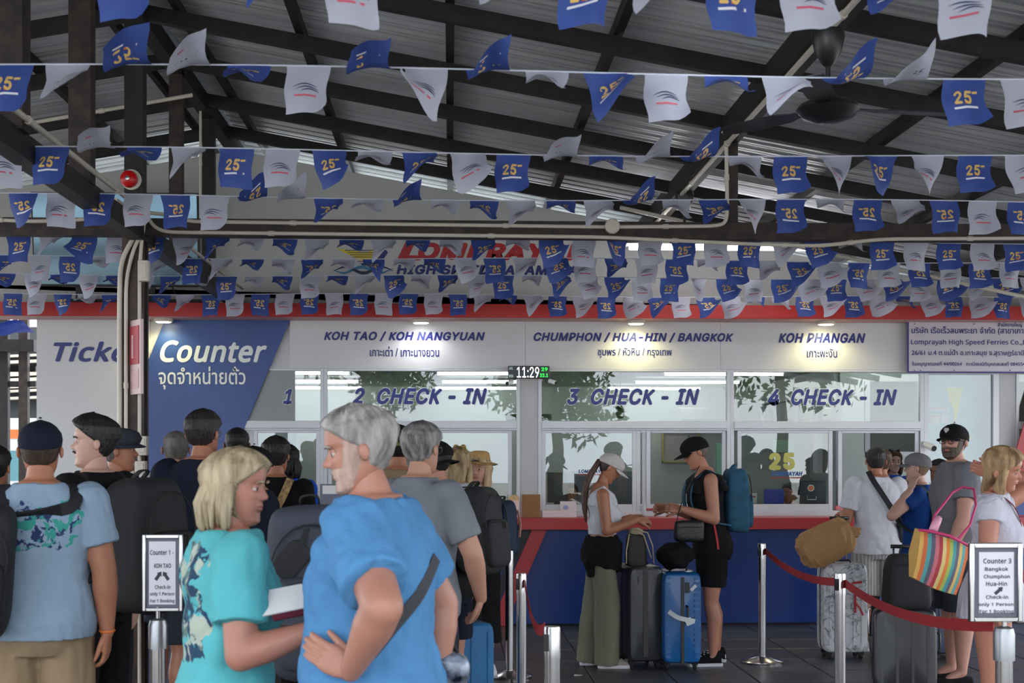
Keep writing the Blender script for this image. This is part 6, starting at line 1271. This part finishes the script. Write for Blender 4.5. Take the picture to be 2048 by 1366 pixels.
cs = thing('red_crossbody', 'dark red crossbody purse strap over the white dress', 'bag', p22['root'].location, R(f)); H = 1.7; g = G()
ribbon(g, [p22['bend'](np.array(q)) for q in ((.07, -.02, 1.47), (.065, .09, 1.40), (.0, .135, 1.28), (-.07, .135, 1.14), (-.12, .12, 1.04))], .02, .005, (1, 0, .3)); g.build('strap', mat('purse_red', (120, 24, 40), .5), cs, smooth='auto', world=False)
g = G(); sbox(g, (-.15, .13, .98), (.07, .03, .055), .4); g.build('purse', MC['purse_red'], cs, smooth=True, world=False)
# --- staff and people beyond
p24 = person('member of staff with brown hair and sunglasses on her head behind the check-in 4 opening', 1786, 14.95, 182, 1.675, pale, .95, fem=True, hair=('bob', 'chestnut', (84, 56, 40)), top=('tee', bluet_), bottom=('trousers', blackc), armL=warm(182, (.3, -.3, -1), (-.3, -.4, .9), (0, 0, 1), (0, 1, 0), .8), armR=warm(182, (-.3, -.3, -1), (.3, -.5, .9), (0, 0, 1), (0, 1, 0), .8), hv=.006, shoes=('sneaker', blackc, blackc))
g = G(); T4 = p24['T']
for sd in (1, -1): g.tube([T4((sd*.08, .1, .53)), T4((sd*.22, .08, .60)), T4((sd*.26, .02, .50))], [.008, .016, .006], 8)
g.build('sunglasses', black, p24['root'], smooth=True, world=False)
person('short brown haired person half hidden beside the white T-shirt man', 1764, 12.9, -10, 1.69, tan, .95, hair=('short', 'midbrown', (84, 64, 50)), top=('tee', char), bottom=('trousers', blackc), group=Q, hv=.008, shoes=('sneaker', blackc, blackc))
person('person with black hair just entering at the left edge behind the black cap man', -14, 7.9, 0, 1.70, tan, 1., hair=('short', 'jet', (16, 14, 15)), top=('tee', blackc), bottom=('trousers', blackc), group=Q, hv=.008, shoes=('sneaker', blackc, blackc))
for px, Y, H_, s, hc_ in ((1140, 15.6, 1.42, 'seated low behind the left pane of check-in 3', 'jet'), (1583, 15.5, 1.40, 'seated low in front of the blue chair at check-in 4', 'jet')):
    o = person('dark haired office clerk '+s, px, Y, 180 if px < 1300 else 120, 1.66, tan, .95, fem=True, hair=('short', hc_, (16, 14, 15)), top=('tee', bluet_ if px > 1300 else char), bottom=('trousers', blackc), hv=.008, hands=(0, 0), legs={1: ((.1, 1, -.1), (0, -.05, -1)), -1: ((-.1, 1, -.1), (0, -.05, -1))})
    ch = thing('office_chair', 'dark stool under the clerk '+s, 'chair', (X(px, Y), Y, 0)); g = G(); g.lathe([(.2, .40), (.21, .42), (.21, .45), (.2, .462)], (X(px, Y), Y, 0), 20); g.build('seat', dark, ch, smooth='auto')
    g = G(); g.lathe([(.22, 0), (.2, .03), (.03, .06), (.03, .40)], (X(px, Y), Y, 0), 16); g.build('pedestal', dark, ch, smooth='auto')
# ------------------------------------------------------------------ luggage
def suitcase(label, px, Y, rot, w_, d_, h_, shell, trim, ridges=6, style='v', handle=None, wheels=True, side_handle=True, tilt=0, lock=True, z=0):
    t = thing('suitcase', label, 'suitcase', (X(px, Y), Y, z), R(rot)); RT = rotx(R(tilt)); z0 = .055
    def B(g, nm, m, sm=True): g.v = [(q-np.array([0, 0, 0])) @ RT.T for q in g.v]; return g.build(nm, m, t, smooth=sm, world=False)
    for s, nm in ((-1, 'front_shell'), (1, 'back_shell')):
        g = G(); n = 40; th = np.arange(n)*2*pi/n; ex = .22
        cx = np.sign(np.cos(th))*np.abs(np.cos(th))**ex; cz = np.sign(np.sin(th))*np.abs(np.sin(th))**ex
        R_ = [np.stack([cx*w_/2*k, s*y+0*cx, z0+h_/2+cz*(h_/2)*k2], 1) for y, k, k2 in ((.004, 1, 1), (d_*.38, 1, 1), (d_*.45, .98, .985), (d_*.49, .93, .955), (d_*.5, .86, .92), (d_*.5, .01, .01))]
        if s < 0: R_ = [r_[::-1] for r_ in R_]
        g.rings(R_, cap=False)
        if style in 'v':
            for k in range(ridges): x = -w_*.36+w_*.72*k/(ridges-1); g.box(x-w_*.022, x+w_*.022, min(s*d_*.49, s*(d_*.5+.006)), max(s*d_*.49, s*(d_*.5+.006)), z0+h_*.09, z0+h_*.91)
        if style == 's':
            for k in range(ridges):
                zz = z0+h_*(.1+.8*k/(ridges-1))
                for sx in (-1, 1): g.box(sx*w_*.5-.004, sx*w_*.5+.004, min(s*.03, s*d_*.4), max(s*.03, s*d_*.4), zz-.012, zz+.012)
        B(g, nm, shell, 'auto')
    g = G(); n = 40; R_ = [np.stack([cx*(w_/2+.004), y+0*cx, z0+h_/2+cz*(h_/2+.004)], 1) for y in (-.008, .008)]; g.rings(R_, cap=False); B(g, 'zip_band', trim, False)
    if wheels:
        for sx in (-1, 1):
            for sy in (-1, 1):
                g = G(); x, y = sx*w_*.36, sy*d_*.3; g.box(x-.022, x+.022, y-.018, y+.018, .035, z0+.01); g.tube([(x-.012, y, .026), (x+.012, y, .026)], .026, 14); B(g, 'wheel', rubber if trim is not chrome else rubber, False)
    if side_handle:
        g = G(); x = w_/2+.004; zc_ = z0+h_*.58; g.tube([(x, 0, zc_-.07), (x+.022, 0, zc_-.06), (x+.024, 0, zc_+.06), (x, 0, zc_+.07)], .008, 8); B(g, 'side_handle', trim)
        g = G(); zc_ = z0+h_; g.tube([(-.07, 0, zc_), (-.06, 0, zc_+.02), (.06, 0, zc_+.02), (.07, 0, zc_)], .008, 8); B(g, 'top_handle', trim)
    if lock: g = G(); g.box(w_/2, w_/2+.01, -.02, .02, z0+h_*.78, z0+h_*.86); B(g, 'lock', trim, False)
    if handle:
        g = G()
        for sx in (-.06, .06): g.tube([(sx, d_*.3, z0+h_-.02), (sx, d_*.3, z0+h_+handle)], .007, 8)
        B(g, 'telescopic_rods', chrome); g = G(); g.tube([(-.08, d_*.3, z0+h_+handle), (.08, d_*.3, z0+h_+handle)], .014, 10); B(g, 'grip', black)
    return t, RT
shg = mat('shell_charcoal', (44, 47, 54), .35, var=.05); shb = mat('shell_blue', (22, 92, 156), .25, var=.08, vs=3); shk = mat('shell_black', (28, 29, 33), .3)
marble = mat('shell_marble', (196, 196, 200), .3, c2=(196, 196, 200)); n = marble.node_tree.nodes; l = marble.node_tree.links
for nn in [q for q in n if q.type in ('TEX_NOISE', 'VALTORGB')]: n.remove(nn)
tc_ = n.new('ShaderNodeTexCoord'); nz_ = n.new('ShaderNodeTexNoise'); nz_.inputs['Scale'].default_value = 5; nz_.inputs['Detail'].default_value = 8; nz_.inputs['Distortion'].default_value = 2.2; l.new(tc_.outputs['Object'], nz_.inputs['Vector'])
rr_ = n.new('ShaderNodeValToRGB'); e_ = rr_.color_ramp.elements; e_[0].position = .44; e_[0].color = srgb((200, 200, 204)); e_[1].position = .56; e_[1].color = srgb((196, 196, 202))
for p_, c_ in ((.485, (176, 178, 184)), (.5, (60, 64, 74)), (.515, (176, 178, 184))): q = e_.new(p_); q.color = srgb(c_)
l.new(nz_.outputs['Fac'], rr_.inputs['Fac']); l.new(rr_.outputs['Color'], n['Principled BSDF'].inputs['Base Color'])
t, _ = suitcase('charcoal hard suitcase beside the sage trousers under the drawstring bag', 1278, 11.15, 8, .28, .46, .74, shg, black, style='n')
for zz in (.22, .66):
    for x in (-.07, .10): g = G(); g.box(x-.006, x+.006, -.236, -.225, zz, zz+.06); g.build('corner_latch', black, t, world=False)
g = G(); g.box(-.03, .008, -.236, -.22, .1, .76); g.build('zip_track', black, t, world=False)
t, _ = suitcase('glossy blue ribbed suitcase in front of the man in the jersey', 1356, 11.05, 0, .30, .44, .70, shb, black, 2, style='n')
for s in (-1, 1):
    for k in range(15): g = G(); z = .10+k*.043; g.box(s*.112-.02, s*.112+.02, -.232, -.215, z, z+.022); g.build('rib', shb, t, world=False)
g = G(); g.box(-.012, .012, -.236, -.2, .06, .72); g.build('centre_band', black, t, world=False)
g = G(); g.tube([(.03, -.22, .50), (.035, -.255, .49), (.035, -.255, .38), (.03, -.22, .37)], .009, 8); g.box(.02, .05, -.24, -.22, .60, .68); g.build('front_handle', black, t, world=False)
g = G()
tg_ = mat('airline_tag', (196, 200, 206), .5)
ribbon(g, [(-.11, -.238, .46), (-.05, -.262, .42), (.02, -.268, .40), (.09, -.25, .385)], .035, .002, (0, 0, 1)); ribbon(g, [(.03, -.262, .41), (.05, -.27, .36)], .05, .002, (1, 0, 0)); g.build('luggage_tag', tg_, t, smooth='auto', world=False)
g = G(); ribbon(g, [(.06, -.245, .62), (.1, -.24, .66)], .025, .002, (.4, 0, -1)); g.build('bag_sticker', tg_, t, smooth='auto', world=False)
t, _ = suitcase('white marble patterned suitcase under the brown paper bag', 1684, 11.5, 0, .36, .26, .72, marble, black, style='v', ridges=5, handle=.36)
g = G(); g.box(.06, .075, -.15, -.128, .38, .56); ribbon(g, [(.06, -.15, .47), (.10, -.16, .42), (.13, -.15, .36)], .014, .003, (1, 0, .3)); ribbon(g, [(.04, -.15, .62), (.12, -.155, .63)], .018, .003, (0, 0, 1)); g.build('red_ribbon', redtrim, t, world=False)
t, RT = suitcase('black hard suitcase tilted beside the striped beach bag', 1808, 9.6, -14, .42, .28, .555, shk, black, style='v', ridges=4, handle=.42, tilt=-4)
g = G(); g.tube([(-.215, -.02, .62), (-.235, -.02, .60), (-.235, -.02, .44), (-.215, -.02, .42)], .007, 8); g.build('chrome_handle', chrome, t, smooth=True, world=False)
tb = bag_at('travel_bag', 'black soft travel bag sitting on top of the tilted black suitcase', 1812, 1163, 9.6, (.16, .12, .19), packb, tp=.15)
g = G(); g.tube([(-.1, -.11, .12), (0, -.13, .13), (.1, -.11, .12)], .004, 6); g.build('zipper', ink, tb, world=False); g = G(); ribbon(g, [(-.05, 0, .17), (-.03, 0, .24), (.03, 0, .24), (.05, 0, .17)], .02, .006, (0, 1, 0)); g.build('handle', ink, tb, smooth='auto', world=False)
t, _ = suitcase('turquoise blue soft suitcase behind the legs of the person in the black tank top', 930, 8.75, 20, .30, .24, .58, mat('shell_turquoise', (20, 98, 150), .6, var=.1), black, style='v', ridges=3)
t, _ = suitcase('dark navy suitcase standing behind the bearded man in sandals', 1892, 11.4, 10, .34, .24, .5, mat('shell_navy', (26, 36, 66), .5), black, style='v', ridges=4)
# bags on cases
t = bag_at('drawstring_bag', 'dark drawstring bag with cream cords on the charcoal suitcase', 1272, 1100, 11.1, (.085, .075, .135), mat('bag_olive_black', (44, 42, 38), .7, bump=.4, bs=40), tp=.12)
cord = mat('cream_cord', (196, 182, 150), .7)
g = G(); sbox(g, (0, 0, .14), (.055, .05, .035), .7); g.build('gathered_top', mat('bag_cream', (176, 168, 140), .8, bump=.8, bs=30), t, smooth=True, world=False)
for q in ([(-.02, -.06, .15), (.05, -.08, .12), (.09, -.08, .0), (.11, -.08, -.06)], [(.0, -.06, .16), (.08, -.08, .14), (.12, -.07, .04), (.13, -.08, -.1)], [(-.06, -.06, .13), (-.085, -.075, .0), (-.085, -.075, -.1)]): g = G(); g.tube(q, .005, 6); g.build('cord', cord, t, smooth=True, world=False)
t = bag_at('black_jacket', 'bundled black jacket lying on the glossy blue suitcase', 1352, 1112, 11.0, (.13, .11, .10), cloth('jacket_black', (16, 16, 18), bump=.8, bs=30), p=.8, lump=.3); t['category'] = 'jacket'
g = G(); g.box(-.02, .03, -.1, -.085, -.06, -.04); g.build('tag', mat('tag_redwhite', (190, 90, 90), .5), t, world=False)
# paper bag
paper = mat('kraft_paper', (176, 134, 88), .75, var=.08, vs=6, bump=.25, bs=20)
c = at(1652, 1086, 11.45); pb = thing('paper_bag', 'large crumpled brown paper bag lying on the marble suitcase', 'bag', c); g = G(); sbox(g, (0, 0, 0), (.235, .14, .155), .62, 26, 15, Rm=roty(-.42)); v = g.v[0]
rb = random.Random(4); nz = np.array([noise.noise(Vector(q*9))*.9+rb.uniform(-.35, .35) for q in v]); v = v*(1+.12*nz[:, None]); g.v[0] = v; g.build('bag_body', paper, pb, world=False)
g = G(); sbox(g, (.17, 0, .10), (.10, .09, .045), .7, 16, 9, Rm=roty(.35)); g.v[0] = np.array([q*(1+.25*noise.noise(Vector(q*25))) for q in g.v[0]]); g.build('folded_top', paper, pb, world=False)
g = G(); g.box(-.06, .03, -.118, -.114, .07, .10); g.build('tape', mat('paper_tape', (206, 190, 160), .4), pb, world=False)
# litter and helmet
c = at(1155, 1352, 10.65); t = thing('paper_scrap', 'small scrap of white paper on the floor tiles near the sage trousers', 'litter', (c[0], 10.65, 0)); g = G(); g.add([(-.03, -.02, .003), (.035, -.015, .006), (.03, .02, .003), (-.02, .025, .008), (-.03, -.02, .0015), (.035, -.015, .0045), (.03, .02, .0015), (-.02, .025, .0065)], [(0, 1, 2, 3), (7, 6, 5, 4), (0, 4, 5, 1), (1, 5, 6, 2), (2, 6, 7, 3), (3, 7, 4, 0)]); g.build('scrap', MC['paper_white'], t, world=False)
t = bag_at('patterned_bag', 'dark glossy patterned bag held low by the sky blue T-shirt man', 892, 1338, 4.45, (.075, .06, .055), mat('glossy_dark', (24, 34, 54), .2, c2=(150, 160, 180), var=.5, vs=22), p=.7)
g = G(); g.tube([(-.06, 0, .03), (-.05, 0, .10), (.0, 0, .12), (.04, 0, .04)], .006, 8); g.build('handle', ink, t, smooth=True, world=False)
